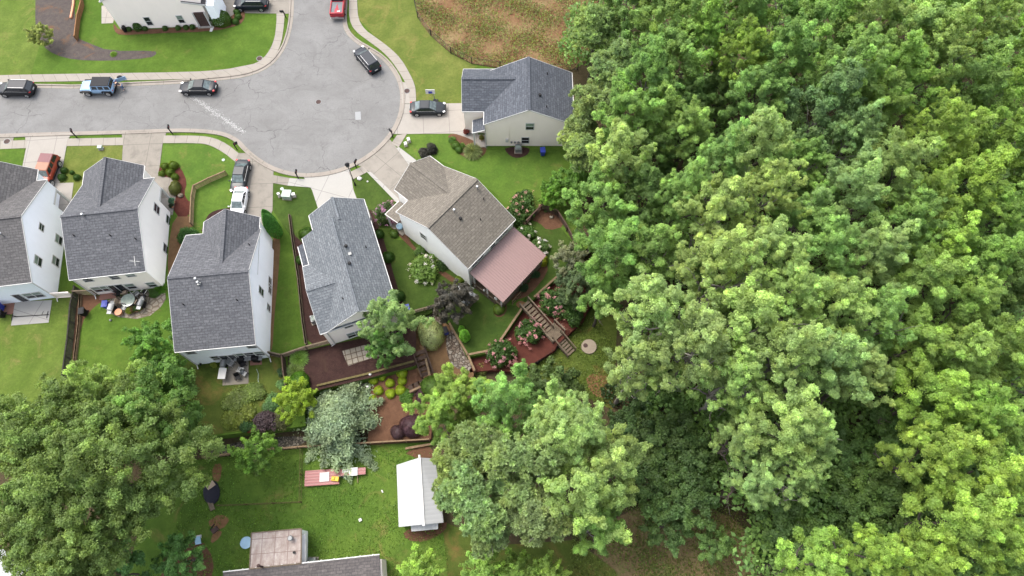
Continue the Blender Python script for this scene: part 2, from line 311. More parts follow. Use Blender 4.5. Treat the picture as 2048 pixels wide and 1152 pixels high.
M['iron'] = m_plain('rusty_iron', (0.05, 0.03, 0.026), 0.8, var=0.3, sc=6); M['brick'] = m_brick('red_brick', (0.38, 0.13, 0.085), (0.46, 0.17, 0.11), (0.30, 0.20, 0.16), 0.22, 0.11)
M['pavers'] = m_brick('pale_pavers', (0.52, 0.46, 0.36), (0.60, 0.54, 0.44), (0.16, 0.11, 0.075), 0.62, 0.62, 0.045, rot=R(-17), off=0)
M['wood'] = m_wood('tan_wood', (0.33, 0.215, 0.12), (0.46, 0.33, 0.20)); M['wood_grey'] = m_wood('weathered_wood', (0.21, 0.155, 0.105), (0.34, 0.27, 0.19)); M['wood_dark'] = m_wood('dark_wood', (0.10, 0.06, 0.045), (0.18, 0.115, 0.08))
M['wood_orange'] = m_wood('orange_wood', (0.42, 0.20, 0.09), (0.54, 0.29, 0.13)); M['wood_black'] = m_wood('blackened_wood', (0.035, 0.03, 0.026), (0.09, 0.075, 0.06)); M['wood_moss'] = m_wood('mossy_wood', (0.17, 0.145, 0.05), (0.28, 0.22, 0.09))
M['pink_roof'] = m_ribbed('pink_metal_roof', (0.44, 0.27, 0.25), 0.30, 'X', 0.45, 0.75); M['white_roof'] = m_ribbed('white_metal_roof', (0.70, 0.71, 0.71), 0.45, 'X', 0.6, 0.94)
M['red_metal'] = m_ribbed('red_metal_sheet', (0.42, 0.13, 0.12), 0.3, 'Y', 0.5, 0.7)
M['stone'] = m_stones('river_stone', 2.6, [(0.30, 0.25, 0.20), (0.50, 0.45, 0.38), (0.22, 0.16, 0.12), (0.42, 0.35, 0.28)], (0.09, 0.06, 0.04))
M['flag'] = m_stones('flagstone', 1.6, [(0.38, 0.33, 0.26), (0.44, 0.38, 0.29), (0.32, 0.28, 0.22)], (0.22, 0.17, 0.12))
M['rubble'] = m_stones('dark_rubble', 3.2, [(0.07, 0.06, 0.05), (0.26, 0.23, 0.18), (0.10, 0.09, 0.08)], (0.03, 0.03, 0.02))
M['blue'] = m_plain('blue_plastic', (0.045, 0.07, 0.42), 0.4, var=0.1); M['green_box'] = m_plain('pale_green_metal', (0.42, 0.50, 0.44), 0.5); M['sky_blue'] = m_plain('pale_blue_plastic', (0.35, 0.55, 0.70), 0.4)
M['yellow'] = m_plain('yellow_plastic', (0.75, 0.50, 0.05), 0.5); M['tan'] = m_plain('tan_cloth', (0.55, 0.42, 0.30), 0.8); M['skin'] = m_plain('skin', (0.50, 0.32, 0.22), 0.6, var=0.05); M['hair'] = m_plain('dark_hair', (0.04, 0.025, 0.02), 0.7)
M['cloth'] = m_plain('dark_cloth', (0.03, 0.03, 0.045), 0.9); M['jeans'] = m_plain('denim', (0.08, 0.11, 0.18), 0.9); M['terracotta'] = m_plain('terracotta', (0.45, 0.22, 0.13), 0.8)
def m_membrane():
    k = NT('stained_flat_roof', 0.8); v = k.geo((1, .22, 1)); c = k.ramp(k.noise(v, 1.6, 5, .7, .3), [(.3, (.30, .22, .19)), (.5, (.50, .43, .38)), (.7, (.66, .61, .56))])
    c = k.mix(k.ramp(k.noise(k.geo(), 2.5, 5, .8), [(.4, .5), (.62, 0.)]), c, (.30, .21, .18)); br = k.n('ShaderNodeTexBrick'); br.offset = 0; br.inputs['Scale'].default_value = 1; br.inputs['Brick Width'].default_value = 1.3; br.inputs['Row Height'].default_value = 1.4; br.inputs['Mortar Size'].default_value = .03
    k.l(k.geo(rot=R(-4)), br.inputs[0]); return k.out(k.mix(br.outputs['Fac'], c, (.25, .17, .15)))
M['membrane'] = m_membrane()
M['chalk'] = m_plain('white_spill', (0.62, 0.62, 0.60), 0.9, var=0.2, sc=4); M['patch'] = m_conc('road_patch', (0.42, 0.43, 0.43), 0, 0, False, 0.2); M['lid'] = m_conc('concrete_lid', (0.45, 0.37, 0.28), 0, 0, False, 0.6)
# ------------------------------------------------------------------ the ground and everything laid on it
def clean(px, z): return [at(u, v, z) for u, v in px]
def sheet(name, px, mat, z, label=None, thick=0.0, base=0.0):
    """flat polygon traced on the ground at height base+z"""
    h = base + z; pts = [(p.x, p.y) for p in clean(px, h)]; mb = MB()
    if thick: mb.prism(pts, h - thick, h)
    else:
        n = len(pts); A = sum(pts[i][0] * pts[(i + 1) % n][1] - pts[(i + 1) % n][0] * pts[i][1] for i in range(n))
        if A < 0: pts = pts[::-1]
        mb.face([(x, y, h) for x, y in pts])
    return tag(mb.build(name, mat), label, kind='structure')
def smooth(px, closed=True, k=2):
    for _ in range(k):
        n = len(px); q = []
        for i in range(n if closed else n - 1):
            a = px[i]; b = px[(i + 1) % n]
            q += [(a[0] * .75 + b[0] * .25, a[1] * .75 + b[1] * .25), (a[0] * .25 + b[0] * .75, a[1] * .25 + b[1] * .75)]
        if not closed: q = [px[0]] + q + [px[-1]]
        px = q
    return px
def ribbon(name, left, right, mat, z0, label=None, h0=None, n=60):
    """strip between two pixel polylines, UV = metres along it; h0 gives it a side down to that height"""
    def res(px):
        P = [Vector(at(u, v, z0)) for u, v in px]; L = [0]
        for i in range(len(P) - 1): L.append(L[-1] + (P[i + 1] - P[i]).length)
        out = []
        for k in range(n + 1):
            t = L[-1] * k / n; i = 0
            while i < len(P) - 2 and L[i + 1] < t: i += 1
            f = (t - L[i]) / max(1e-6, L[i + 1] - L[i]); out.append(P[i].lerp(P[i + 1], f))
        return out, L[-1]
    A, la = res(left); B, lb = res(right); v = []; uv = []; f = []; L = (la + lb) / 2; wd = (A[0] - B[0]).length
    for i in range(n + 1):
        v += [A[i], B[i]]; uv += [(L * i / n, 0.2), (L * i / n, 0.2 + wd)]
        if h0 is not None: v += [Vector((A[i].x, A[i].y, h0)), Vector((B[i].x, B[i].y, h0))]; uv += [(L * i / n, 0.2)] * 2
    s = 4 if h0 is not None else 2
    for i in range(n):
        a = i * s; b = a + s; f.append((a, a + 1, b + 1, b))
        if h0 is not None: f += [(a, b, b + 2, a + 2), (a + 1, a + 3, b + 3, b + 1)]
    if ((A[1] - A[0]).cross(B[0] - A[0])).z < 0: f = [tuple(reversed(q)) for q in f]
    mb = MB(); mb.mesh(v, f); return tag(mb.build(name, mat, uv=uv), label, kind='structure')
# lower ground reaching the horizon, then the upper terrace slab the street stands on
lowg = MB(); lowg.face([(-900, -900, LOW), (900, -900, LOW), (900, 900, LOW), (-900, 900, LOW)])
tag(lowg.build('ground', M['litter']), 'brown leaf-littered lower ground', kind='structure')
up_px = [(-900, 905), (300, 905), (430, 872), (612, 852), (606, 795), (642, 779), (735, 757), (832, 731), (829, 690), (832, 640), (866, 622), (902, 650), (934, 714), (978, 706), (1003, 682),
         (1050, 613), (1066, 600), (1125, 547), (1168, 500), (1230, 470)]
upw = [(p.x, p.y) for p in clean(up_px, 0)] + [(200, 45), (400, 400), (-400, 400), (-400, 20)]
tag(MB().prism(upw, LOW - 0.2, 0).build('upper_ground', M['grass']), 'green upper terrace of ground under street and houses', kind='structure')
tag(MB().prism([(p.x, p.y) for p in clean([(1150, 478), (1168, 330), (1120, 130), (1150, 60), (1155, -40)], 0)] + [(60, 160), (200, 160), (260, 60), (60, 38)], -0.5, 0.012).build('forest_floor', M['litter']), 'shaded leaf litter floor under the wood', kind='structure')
sheet('mid_terrace', [(832, 640), (866, 622), (902, 650), (948, 748), (940, 775), (862, 775), (829, 735)], M['straw'], 0, 'pine straw slope below the tan house lawn', 1.0, MID)
sheet('hedge_terrace', [(735, 757), (832, 731), (862, 765), (868, 800), (862, 878), (735, 888), (740, 800)], M['mulch_brown'], 0, 'mulched terrace with clipped yellow bushes', 1.0, MID - 0.25)
sheet('flower_terrace', [(978, 706), (1003, 682), (1050, 613), (1125, 547), (1170, 520), (1185, 600), (1168, 640), (1115, 690), (1108, 702), (1036, 745), (985, 740), (940, 745), (934, 714)], M['mulch_red'], 0, 'dark red mulch terrace with pink crape myrtles', 1.0, MID)
# lawns
def lawn(px, mat, z=0.02, base=0, label=None, name='lawn', sm=0): return sheet(name, smooth(px, True, sm) if sm else px, M[mat], z, label, 0, base)
lawn([(-200, -60), (240, -60), (260, 60), (420, 55), (520, -40), (556, -40), (556, 27), (549, 75), (534, 110), (505, 133), (470, 145), (380, 148), (-200, 157)], 'grass', 0.02, 0, 'bright green front lawn of the corner house')
lawn([(-200, -60), (70, -60), (72, 30), (70, 60), (82, 85), (60, 152), (-200, 157)], 'grass_wide', 0.024, 0, 'yellowish mown grass at the upper left')
lawn([(716, -40), (828, -40), (836, 30), (862, 72), (905, 108), (955, 133), (930, 145), (926, 207), (833, 207), (831, 170), (802, 117), (752, 75), (716, 37)], 'grass_dry', 0.02, 0, 'dry striped lawn beside the cul-de-sac')
lawn([(790, 270), (905, 267), (930, 300), (1120, 300), (1150, 470), (1040, 430), (960, 360), (860, 310), (830, 322)], 'grass_back', 0.02, 0, 'side lawn between tan house and slate-roofed house')
lawn([(-60, 299), (50, 297), (44, 331), (-60, 345)], 'grass', 0.02, 0, 'small green lawn left of the red vehicle')
lawn([(135, 292), (246, 290), (242, 340), (150, 400), (120, 400), (147, 366), (119, 366)], 'grass_dry', 0.022, 0, 'patchy lawn between two driveways')
lawn([(326, 288), (400, 287), (446, 304), (470, 323), (464, 430), (380, 470), (352, 400), (318, 352)], 'grass_back', 0.022, 0, 'front lawn with red mulch bed and plank border')
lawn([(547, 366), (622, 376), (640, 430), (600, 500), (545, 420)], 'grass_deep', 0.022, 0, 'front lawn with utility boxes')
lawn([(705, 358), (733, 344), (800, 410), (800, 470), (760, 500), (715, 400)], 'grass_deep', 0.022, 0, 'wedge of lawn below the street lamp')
lawn([(545, 470), (590, 500), (612, 690), (545, 706)], 'grass', 0.023, 0, 'grass strip between white house and mulch bed')
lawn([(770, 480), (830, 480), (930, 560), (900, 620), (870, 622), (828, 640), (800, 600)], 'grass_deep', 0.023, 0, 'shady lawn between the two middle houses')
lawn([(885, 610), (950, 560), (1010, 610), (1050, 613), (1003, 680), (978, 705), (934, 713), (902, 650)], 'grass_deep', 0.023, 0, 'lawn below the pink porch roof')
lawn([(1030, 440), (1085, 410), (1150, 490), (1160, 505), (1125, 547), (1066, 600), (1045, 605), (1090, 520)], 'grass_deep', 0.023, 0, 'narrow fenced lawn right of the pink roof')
lawn([(-80, 585), (150, 582), (150, 640), (128, 770), (60, 840), (-80, 860)], 'grass_wide', 0.022, 0, 'bright back lawn at the far left')
lawn([(155, 600), (345, 600), (352, 720), (330, 800), (130, 800)], 'grass', 0.022, 0, 'fenced back lawn behind the second house')
lawn([(360, 725), (568, 706), (572, 790), (560, 850), (420, 870), (360, 830)], 'grass_patchy', 0.022, 0, 'weedy back lawn behind the white house')
lawn([(300, 930), (600, 897), (860, 884), (880, 1000), (900, 1200), (240, 1200), (280, 1050)], 'grass_back', 0.02, LOW, 'lower back garden lawn by the white shed')
lawn([(1000, 745), (1110, 705), (1190, 610), (1235, 640), (1225, 820), (1100, 760)], 'grass_patchy', 0.02, LOW, 'patchy grass clearing around the round concrete lid')
lawn([(880, 1040), (1000, 1090), (1150, 1080), (1230, 1140), (1260, 1220), (880, 1220)], 'grass_patchy', 0.017, LOW, 'rough grass below the pines at the bottom edge')
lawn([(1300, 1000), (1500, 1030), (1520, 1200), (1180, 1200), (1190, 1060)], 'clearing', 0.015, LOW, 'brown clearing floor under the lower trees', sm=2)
tag(MB().face([(75, -40, LOW + .02), (400, -40, LOW + .02), (400, 200, LOW + .02), (80, 200, LOW + .02)]).build('field', M['grass_wide']), 'green field beyond the wood', kind='structure')
# overgrown field at the top
fld = smooth([(828, -60), (829, 0), (836, 38), (862, 73), (902, 107), (944, 128), (1000, 137), (1090, 142), (1160, 140), (1200, 60), (1190, -60)], True, 1)
sheet('wild_field', fld, M['wild'], 0.03, 'reddish brown overgrown field inside the mesh fence')
# road
road_top = [(-120, 177), (0, 176), (80, 176), (160, 178), (243, 173), (360, 168), (440, 161), (490, 155), (525, 143), (552, 124), (572, 95), (582, 65), (587, 35), (588, 0), (589, -60)]
road_bot = [(686, -60), (687, 0), (684, 42), (690, 65), (709, 85), (737, 101), (762, 117), (782, 139), (795, 162), (801, 187), (800, 210), (797, 228), (788, 251), (774, 272), (757, 291), (735, 309),
            (710, 324), (685, 335), (660, 342), (635, 346), (605, 347), (573, 342), (542, 331), (515, 314), (495, 297), (478, 278), (455, 266), (425, 260), (375, 257), (325, 258), (250, 261), (125, 264), (0, 268), (-120, 270)]
road_bot = smooth(road_bot, False, 1); road_top = smooth(road_top, False, 1)
sheet('road', road_top + road_bot, M['asphalt'], 0.03, 'worn grey asphalt street ending in a cul-de-sac', 0)
def offset(px, d, z=0.0):
    """push a pixel polyline d metres to its right, on the ground"""
    P = [at(u, v, z) for u, v in px]; out = []
    for i, p in enumerate(P):
        a = P[max(0, i - 1)]; b = P[min(len(P) - 1, i + 1)]; t = (b - a).normalized(); out.append(p + Vector((t.y, -t.x, 0)) * d)
    return out
def strip3d(name, A, B, mat, z, label, h0=None):
    v = []; uv = []; f = []; L = 0; s = 4 if h0 is not None else 2
    for i in range(len(A)):
        if i: L += (A[i] - A[i - 1]).length
        v += [(A[i].x, A[i].y, z), (B[i].x, B[i].y, z)]; uv += [(L, .2), (L, .5)]
        if h0 is not None: v += [(A[i].x, A[i].y, h0), (B[i].x, B[i].y, h0)]; uv += [(L, .2), (L, .5)]
    for i in range(len(A) - 1):
        a = i * s; b = a + s; f.append((a, a + 1, b + 1, b))
        if h0 is not None: f += [(a, b, b + 2, a + 2), (a + 1, a + 3, b + 3, b + 1)]
    if ((A[1] - A[0]).cross(B[0] - A[0])).z < 0: f = [tuple(reversed(q)) for q in f]
    mb = MB(); mb.mesh(v, f); return tag(mb.build(name, mat, uv=uv), label, kind='structure')
for px, sg, nm in ((road_top, -1, 'upper'), (road_bot, -1, 'lower')):
    a = offset(px, 0.0); b = offset(px, sg * 0.42); c = offset(px, sg * 0.62)
    strip3d('gutter', a, b, M['kerb'], 0.036, 'pale concrete gutter along the %s side of the street' % nm)
    strip3d('kerb', b, c, M['kerb'], 0.125, 'low concrete kerb along the %s side of the street' % nm, 0.0)
# sidewalks
WZ = 0.06
ribbon('sidewalk', smooth([(-120, 154), (0, 150), (160, 147), (380, 144), (450, 139), (490, 131), (512, 127), (534, 110), (549, 80), (553, 45), (553, 27)], False, 1),
       smooth([(-120, 167), (0, 165), (160, 162), (380, 158), (450, 154), (500, 147), (522, 136), (550, 115), (563, 85), (568, 50), (569, 27)], False, 1), M['walk'], WZ, 'curving concrete sidewalk along the upper kerb', 0.0, 80)
ribbon('sidewalk', smooth([(698, -60), (698, 0), (698, 37), (708, 60), (737, 82), (762, 100), (782, 120), (799, 145), (811, 165), (818, 185), (820, 207)], False, 1),
       smooth([(714, -60), (714, 0), (716, 37), (729, 59), (752, 75), (779, 95), (802, 117), (820, 148), (830, 170), (832, 190), (832, 207)], False, 1), M['walk'], WZ, 'curving sidewalk along the dry lawn', 0.0, 60)
ribbon('sidewalk', [(-120, 283), (0, 282), (26, 281), (54, 280)], [(-120, 300), (0, 298), (26, 297), (52, 296)], M['walk'], WZ, 'short sidewalk left of the first driveway', 0.0, 20)
ribbon('sidewalk', [(136, 277), (246, 275)], [(133, 292), (246, 290)], M['walk'], WZ, 'straight sidewalk between two driveways', 0.0, 20)
ribbon('sidewalk', smooth([(327, 271), (400, 271), (430, 276), (456, 289), (478, 307)], False, 1), smooth([(325, 286), (400, 286), (420, 290), (446, 304), (470, 323)], False, 1), M['walk'], WZ, 'curved sidewalk ending at the dark sedan', 0.0, 30)
ribbon('sidewalk', [(546, 350), (579, 356)], [(546, 366), (575, 371)], M['drive_old'], WZ, 'short grey sidewalk left of the white driveway', 0.0, 6)
ribbon('sidewalk', [(579, 356), (619, 359)], [(575, 371), (624, 375)], M['drive_new'], WZ, 'short white sidewalk beside the white driveway', 0.0, 6)
ribbon('sidewalk', [(697, 345), (726, 332)], [(705, 359), (736, 343)], M['walk'], WZ, 'short sidewalk under the street lamp', 0.0, 6)
ribbon('sidewalk', [(794, 270), (783, 286)], [(814, 267), (797, 295)], M['walk'], WZ, 'short sidewalk below the right driveway', 0.0, 6)
sheet('sidewalk', [(800, 163), (811, 165), (820, 178), (822, 207), (804, 207), (803, 185)], M['drive'], WZ - 0.012, 'pale concrete apron around the manhole', 0.06)
sheet('sidewalk', [(-40, 272), (28, 271), (26, 281), (-40, 283)], M['drive_old'], WZ - 0.012, 'concrete apron with a manhole at the left edge', 0.06)
# driveways
sheet('driveway', [(50, 270), (143, 266), (136, 279), (133, 292), (119, 366), (147, 365), (143, 400), (120, 450), (60, 450), (30, 400), (45, 331), (52, 296)], M['drive'], 0.05, 'pale driveway under the red vehicle', 0.05)
sheet('driveway', [(243, 264), (334, 261), (325, 288), (320, 327), (316, 352), (346, 356), (353, 385), (345, 430), (240, 420), (244, 319), (246, 289)], M['drive_old'], 0.05, 'grey driveway above the second house', 0.05)
sheet('driveway', [(478, 306), (502, 306), (520, 323), (547, 340), (546, 366), (545, 420), (520, 480), (462, 480), (464, 420), (468, 345), (470, 323)], M['drive_old'], 0.05, 'stained driveway with two parked cars', 0.05)
sheet('driveway', [(606, 352), (640, 352), (700, 337), (707, 380), (722, 420), (735, 470), (640, 470), (638, 423), (624, 380)], M['drive_new'], 0.052, 'bright white new driveway', 0.05)
sheet('driveway', [(714, 329), (740, 315), (762, 297), (779, 278), (795, 297), (830, 335), (850, 380), (820, 420), (796, 403), (742, 345)], M['drive_old2'], 0.05, 'stained driveway of the tan house', 0.05)
sheet('driveway_border', [(733, 343), (742, 344), (800, 400), (794, 406)], M['drive_new'], 0.058, 'white concrete strip on the left of the stained driveway', 0.05)
sheet('driveway_border', [(793, 296), (798, 294), (832, 320), (826, 332), (818, 330)], M['drive_new'], 0.058, 'white concrete strip on the right of the stained driveway', 0.05)
sheet('driveway', [(805, 208), (945, 206), (960, 290), (975, 296), (930, 292), (912, 279), (909, 267), (788, 268), (799, 245), (805, 225)], M['drive'], 0.05, 'pale driveway under the sedan by the slate-roofed house', 0.05)
sheet('driveway', [(436, -60), (585, -60), (584, 0), (580, 27), (553, 27), (484, 26), (468, 44), (436, 42), (425, 50), (400, 52), (395, 30)], M['drive_old'], 0.05, 'driveway of the corner house', 0.05)
# verge strips in the kerb zone are the green slab itself; beds
def bed(px, mat, label, z=0.028, base=0, k=1, name='mulch_bed'): return sheet(name, smooth(px, True, k) if k else px, M[mat], z, label, 0, base)
bed([(73, -60), (146, -60), (148, 0), (153, 75), (175, 85), (218, 102), (310, 101), (314, 108), (300, 116), (220, 122), (150, 120), (110, 110), (85, 92), (72, 60), (70, 30)], 'mulch_grey', 'long grey mulch bed in the upper left lawn')
bed([(226, 45), (240, 62), (340, 56), (426, 50), (450, 40), (478, 22), (490, 22), (490, 36), (480, 50), (425, 63), (300, 67), (240, 71), (228, 62)], 'mulch_brown', 'brown mulch bed along the corner house', 0.06)
bed([(318, 330), (345, 325), (362, 335), (375, 365), (368, 385), (374, 400), (384, 405), (381, 433), (348, 433), (346, 380), (318, 357)], 'mulch_red', 'scalloped red mulch bed beside the second house', 0.03)
bed([(420, 425), (440, 418), (465, 415), (466, 440), (400, 470), (410, 440)], 'mulch', 'dark round bed behind the parked cars')
bed([(348, 430), (382, 430), (386, 455), (345, 560), (338, 590), (335, 500)], 'straw', 'dry straw strip along the second house')
bed([(545, 440), (562, 470), (556, 560), (548, 640), (545, 700), (540, 700)], 'straw', 'bare strip along the white gable wall')
bed([(588, 470), (600, 480), (620, 500), (700, 620), (660, 690), (616, 690), (603, 640), (590, 530), (583, 450)], 'mulch', 'long dark mulch bed left of the blue-grey roof', 0.03)
bed([(745, 420), (775, 500), (790, 560), (812, 620), (800, 640), (780, 600), (735, 420)], 'mulch', 'dark mulch strip right of the blue-grey roof', 0.03)
bed([(575, 708), (660, 690), (800, 660), (832, 650), (832, 731), (735, 757), (645, 778), (606, 795), (580, 780)], 'mulch', 'wide dark mulch yard behind the blue-grey roofed house', 0.03, 0, 0)
sheet('patio', [(684, 701), (738, 688), (765, 710), (745, 716), (696, 732)], M['pavers'], 0.06, 'square of pale pavers on dark mulch', 0.05)
sheet('patio', [(645, 790), (735, 763), (738, 830), (650, 830)], M['patio'], 0.35, 'grey concrete pad below the timber wall', 1.0, LOW)
bed([(770, 440), (800, 440), (830, 500), (885, 540), (930, 570), (890, 560), (800, 475)], 'mulch_brown', 'brown mulch strip along the ivory gable wall', 0.03)
bed([(896, 268), (918, 268), (975, 294), (968, 312), (940, 320), (915, 306), (898, 285)], 'mulch_brown', 'curved front bed with ornamental grass', 0.055)
bed([(1008, 294), (1060, 294), (1058, 307), (1045, 315), (1028, 316), (1014, 307)], 'mulch', 'half round mulch bed around the cooling unit', 0.03)
bed([(1080, 412), (1115, 424), (1132, 452), (1095, 462), (1078, 445), (1062, 440)], 'mulch_brown', 'triangle of red brown mulch in the fence corner', 0.03)
bed([(1092, 520), (1097, 545), (1060, 590), (1035, 600), (1010, 600), (1060, 540)], 'mulch_brown', 'mulch strip along the pink porch', 0.03)
bed([(985, 615), (1010, 600), (1015, 618), (1006, 634), (990, 634)], 'mulch_brown', 'small mulch ring at the porch corner', 0.03)
bed([(1040, 600), (1055, 607), (1040, 618), (1030, 608)], 'dirt', 'bare dirt at the porch gate', 0.034)
bed([(155, 590), (200, 590), (215, 600), (190, 610), (160, 650), (150, 740), (142, 740), (150, 640)], 'mulch_brown', 'bare strip beside the dark fence', 0.03)
bed([(205, 606), (240, 590), (330, 580), (332, 605), (290, 640), (220, 632)], 'flag', 'flagstone patio crowded with furniture', 0.035, 0, 1, 'patio')
bed([(905, 655), (932, 700), (948, 745), (905, 735), (893, 705), (892, 670)], 'stone', 'river stone bed beside the plank wall', 0.03, MID)
bed([(832, 628), (870, 615), (885, 640), (880, 655), (840, 650)], 'stone', 'stone patch at the corner of the straw slope', 0.05, MID + .2)
bed([(402, 915), (440, 888), (612, 868), (612, 888), (560, 898), (430, 912)], 'rubble', 'strip of dark rubble between two timber walls', 0.03, LOW)
bed([(806, 905), (855, 888), (868, 905), (865, 930), (830, 915)], 'mulch_brown', 'bare patch above the white shed', 0.03, LOW)
bed([(805, 1062), (850, 1050), (895, 1040), (892, 1062), (850, 1085), (812, 1080)], 'mulch_brown', 'bare patch below the white shed', 0.03, LOW)
bed([(416, 1040), (440, 1028), (462, 1036), (445, 1060), (420, 1055)], 'dirt', 'orange dirt patch in the lower lawn', 0.03, LOW)
bed([(425, 1065), (445, 1060), (440, 1075), (420, 1090)], 'dirt', 'second orange dirt patch near the pallet', 0.03, LOW)
bed([(425, 930), (445, 925), (440, 965), (425, 960)], 'dirt', 'dirt path edge by the big tree', 0.03, LOW)
bed([(330, 1100), (400, 1075), (430, 1120), (420, 1170), (320, 1170)], 'mulch_brown', 'bare shaded ground right of the big tree', 0.028, LOW)
bed([(1170, 745), (1225, 755), (1225, 800), (1180, 790)], 'dirt', 'dirt patch at the wood edge', 0.03, LOW)
sheet('patio', [(30, 604), (104, 600), (97, 645), (22, 651)], M['drive_new'], 0.06, 'bare concrete patio behind the first house', 0.05)
sheet('patio', [(-30, 606), (29, 603), (27, 628), (-30, 632)], M['brick'], 0.055, 'red brick patio at the left edge', 0.05)
sheet('patio', [(446, 727), (497, 718), (497, 767), (445, 771)], M['patio'], 0.06, 'tan concrete patio with outdoor furniture', 0.05)
sheet('patio', [(499, 717), (523, 715), (524, 729), (500, 731)], M['brick'], 0.05, 'little red brick pad by the white house', 0.05)
sheet('patio', [(200, 586), (233, 584), (232, 596), (198, 600)], M['brick'], 0.05, 'narrow red brick pad behind the second house', 0.05)
sheet('patio', [(203, 12), (235, 0), (226, 46), (203, 47)], M['drive'], 0.06, 'small patio beside the corner house', 0.05)
sheet('patio', [(205, 0), (206, -20), (238, -20), (235, 0)], M['drive'], 0.055, 'upper end of the small patio', 0.05)
sheet('path', [(390, 50), (424, 50), (428, 54), (424, 63), (419, 63), (421, 55), (390, 54)], M['white'], 0.075, 'white downspout splash strip', 0.02)
# road marks: spill, patch, manholes
sheet('road_patch', [(710, 224), (721, 223), (722, 239), (711, 240)], M['patch'], 0.036, 'pale square patch in the asphalt')
mb = MB(); rs = random.Random(3)
for i in range(520):
    t = rs.random(); k = 1 - abs(t - .45); u = 386 + 102 * t + rs.gauss(0, 1.6 + 3.5 * rs.random() * k); v = 195 + 70 * t + rs.gauss(0, 1.2 + 4 * rs.random() ** 2 * k)
    p = at(u, v, 0.035); r = rs.uniform(.02, .075); n = 6
    mb.face([(p.x + r * rs.uniform(.6, 1.8) * math.cos(2 * math.pi * k_ / n), p.y + r * rs.uniform(.5, 1) * math.sin(2 * math.pi * k_ / n), 0.034 + i * 1e-5) for k_ in range(n)])
tag(mb.build('spill', M['chalk']), 'white powdery streak spilled across the asphalt', 'spill', kind='stuff')
for u, v, z, r, lb in ((637, 204, 0.034, .40, 'round rusty manhole cover in the middle of the cul-de-sac'), (814, 182, 0.05, .42, 'manhole cover in the apron beside the kerb'),
                       (14, 283, 0.05, .45, 'manhole cover in the left concrete apron'), (519, 117, 0.06, .42, 'manhole cover in the lawn inside the sidewalk bend')):
    p = at(u, v, z); e = empty('manhole_cover', (p.x, p.y, z), 0, lb, 'manhole cover')
    MB().cyl((0, 0, 0), (0, 0, .03), r, r, 24).build('rim', M['grey'], e)
    m = MB().cyl((0, 0, .005), (0, 0, .038), r * .86, r * .86, 24)
    for k in range(-2, 3): m.box(-r * .6, k * .13 - .02, .036, r * .6, k * .13 + .02, .05)
    m.build('lid', M['iron'], e)
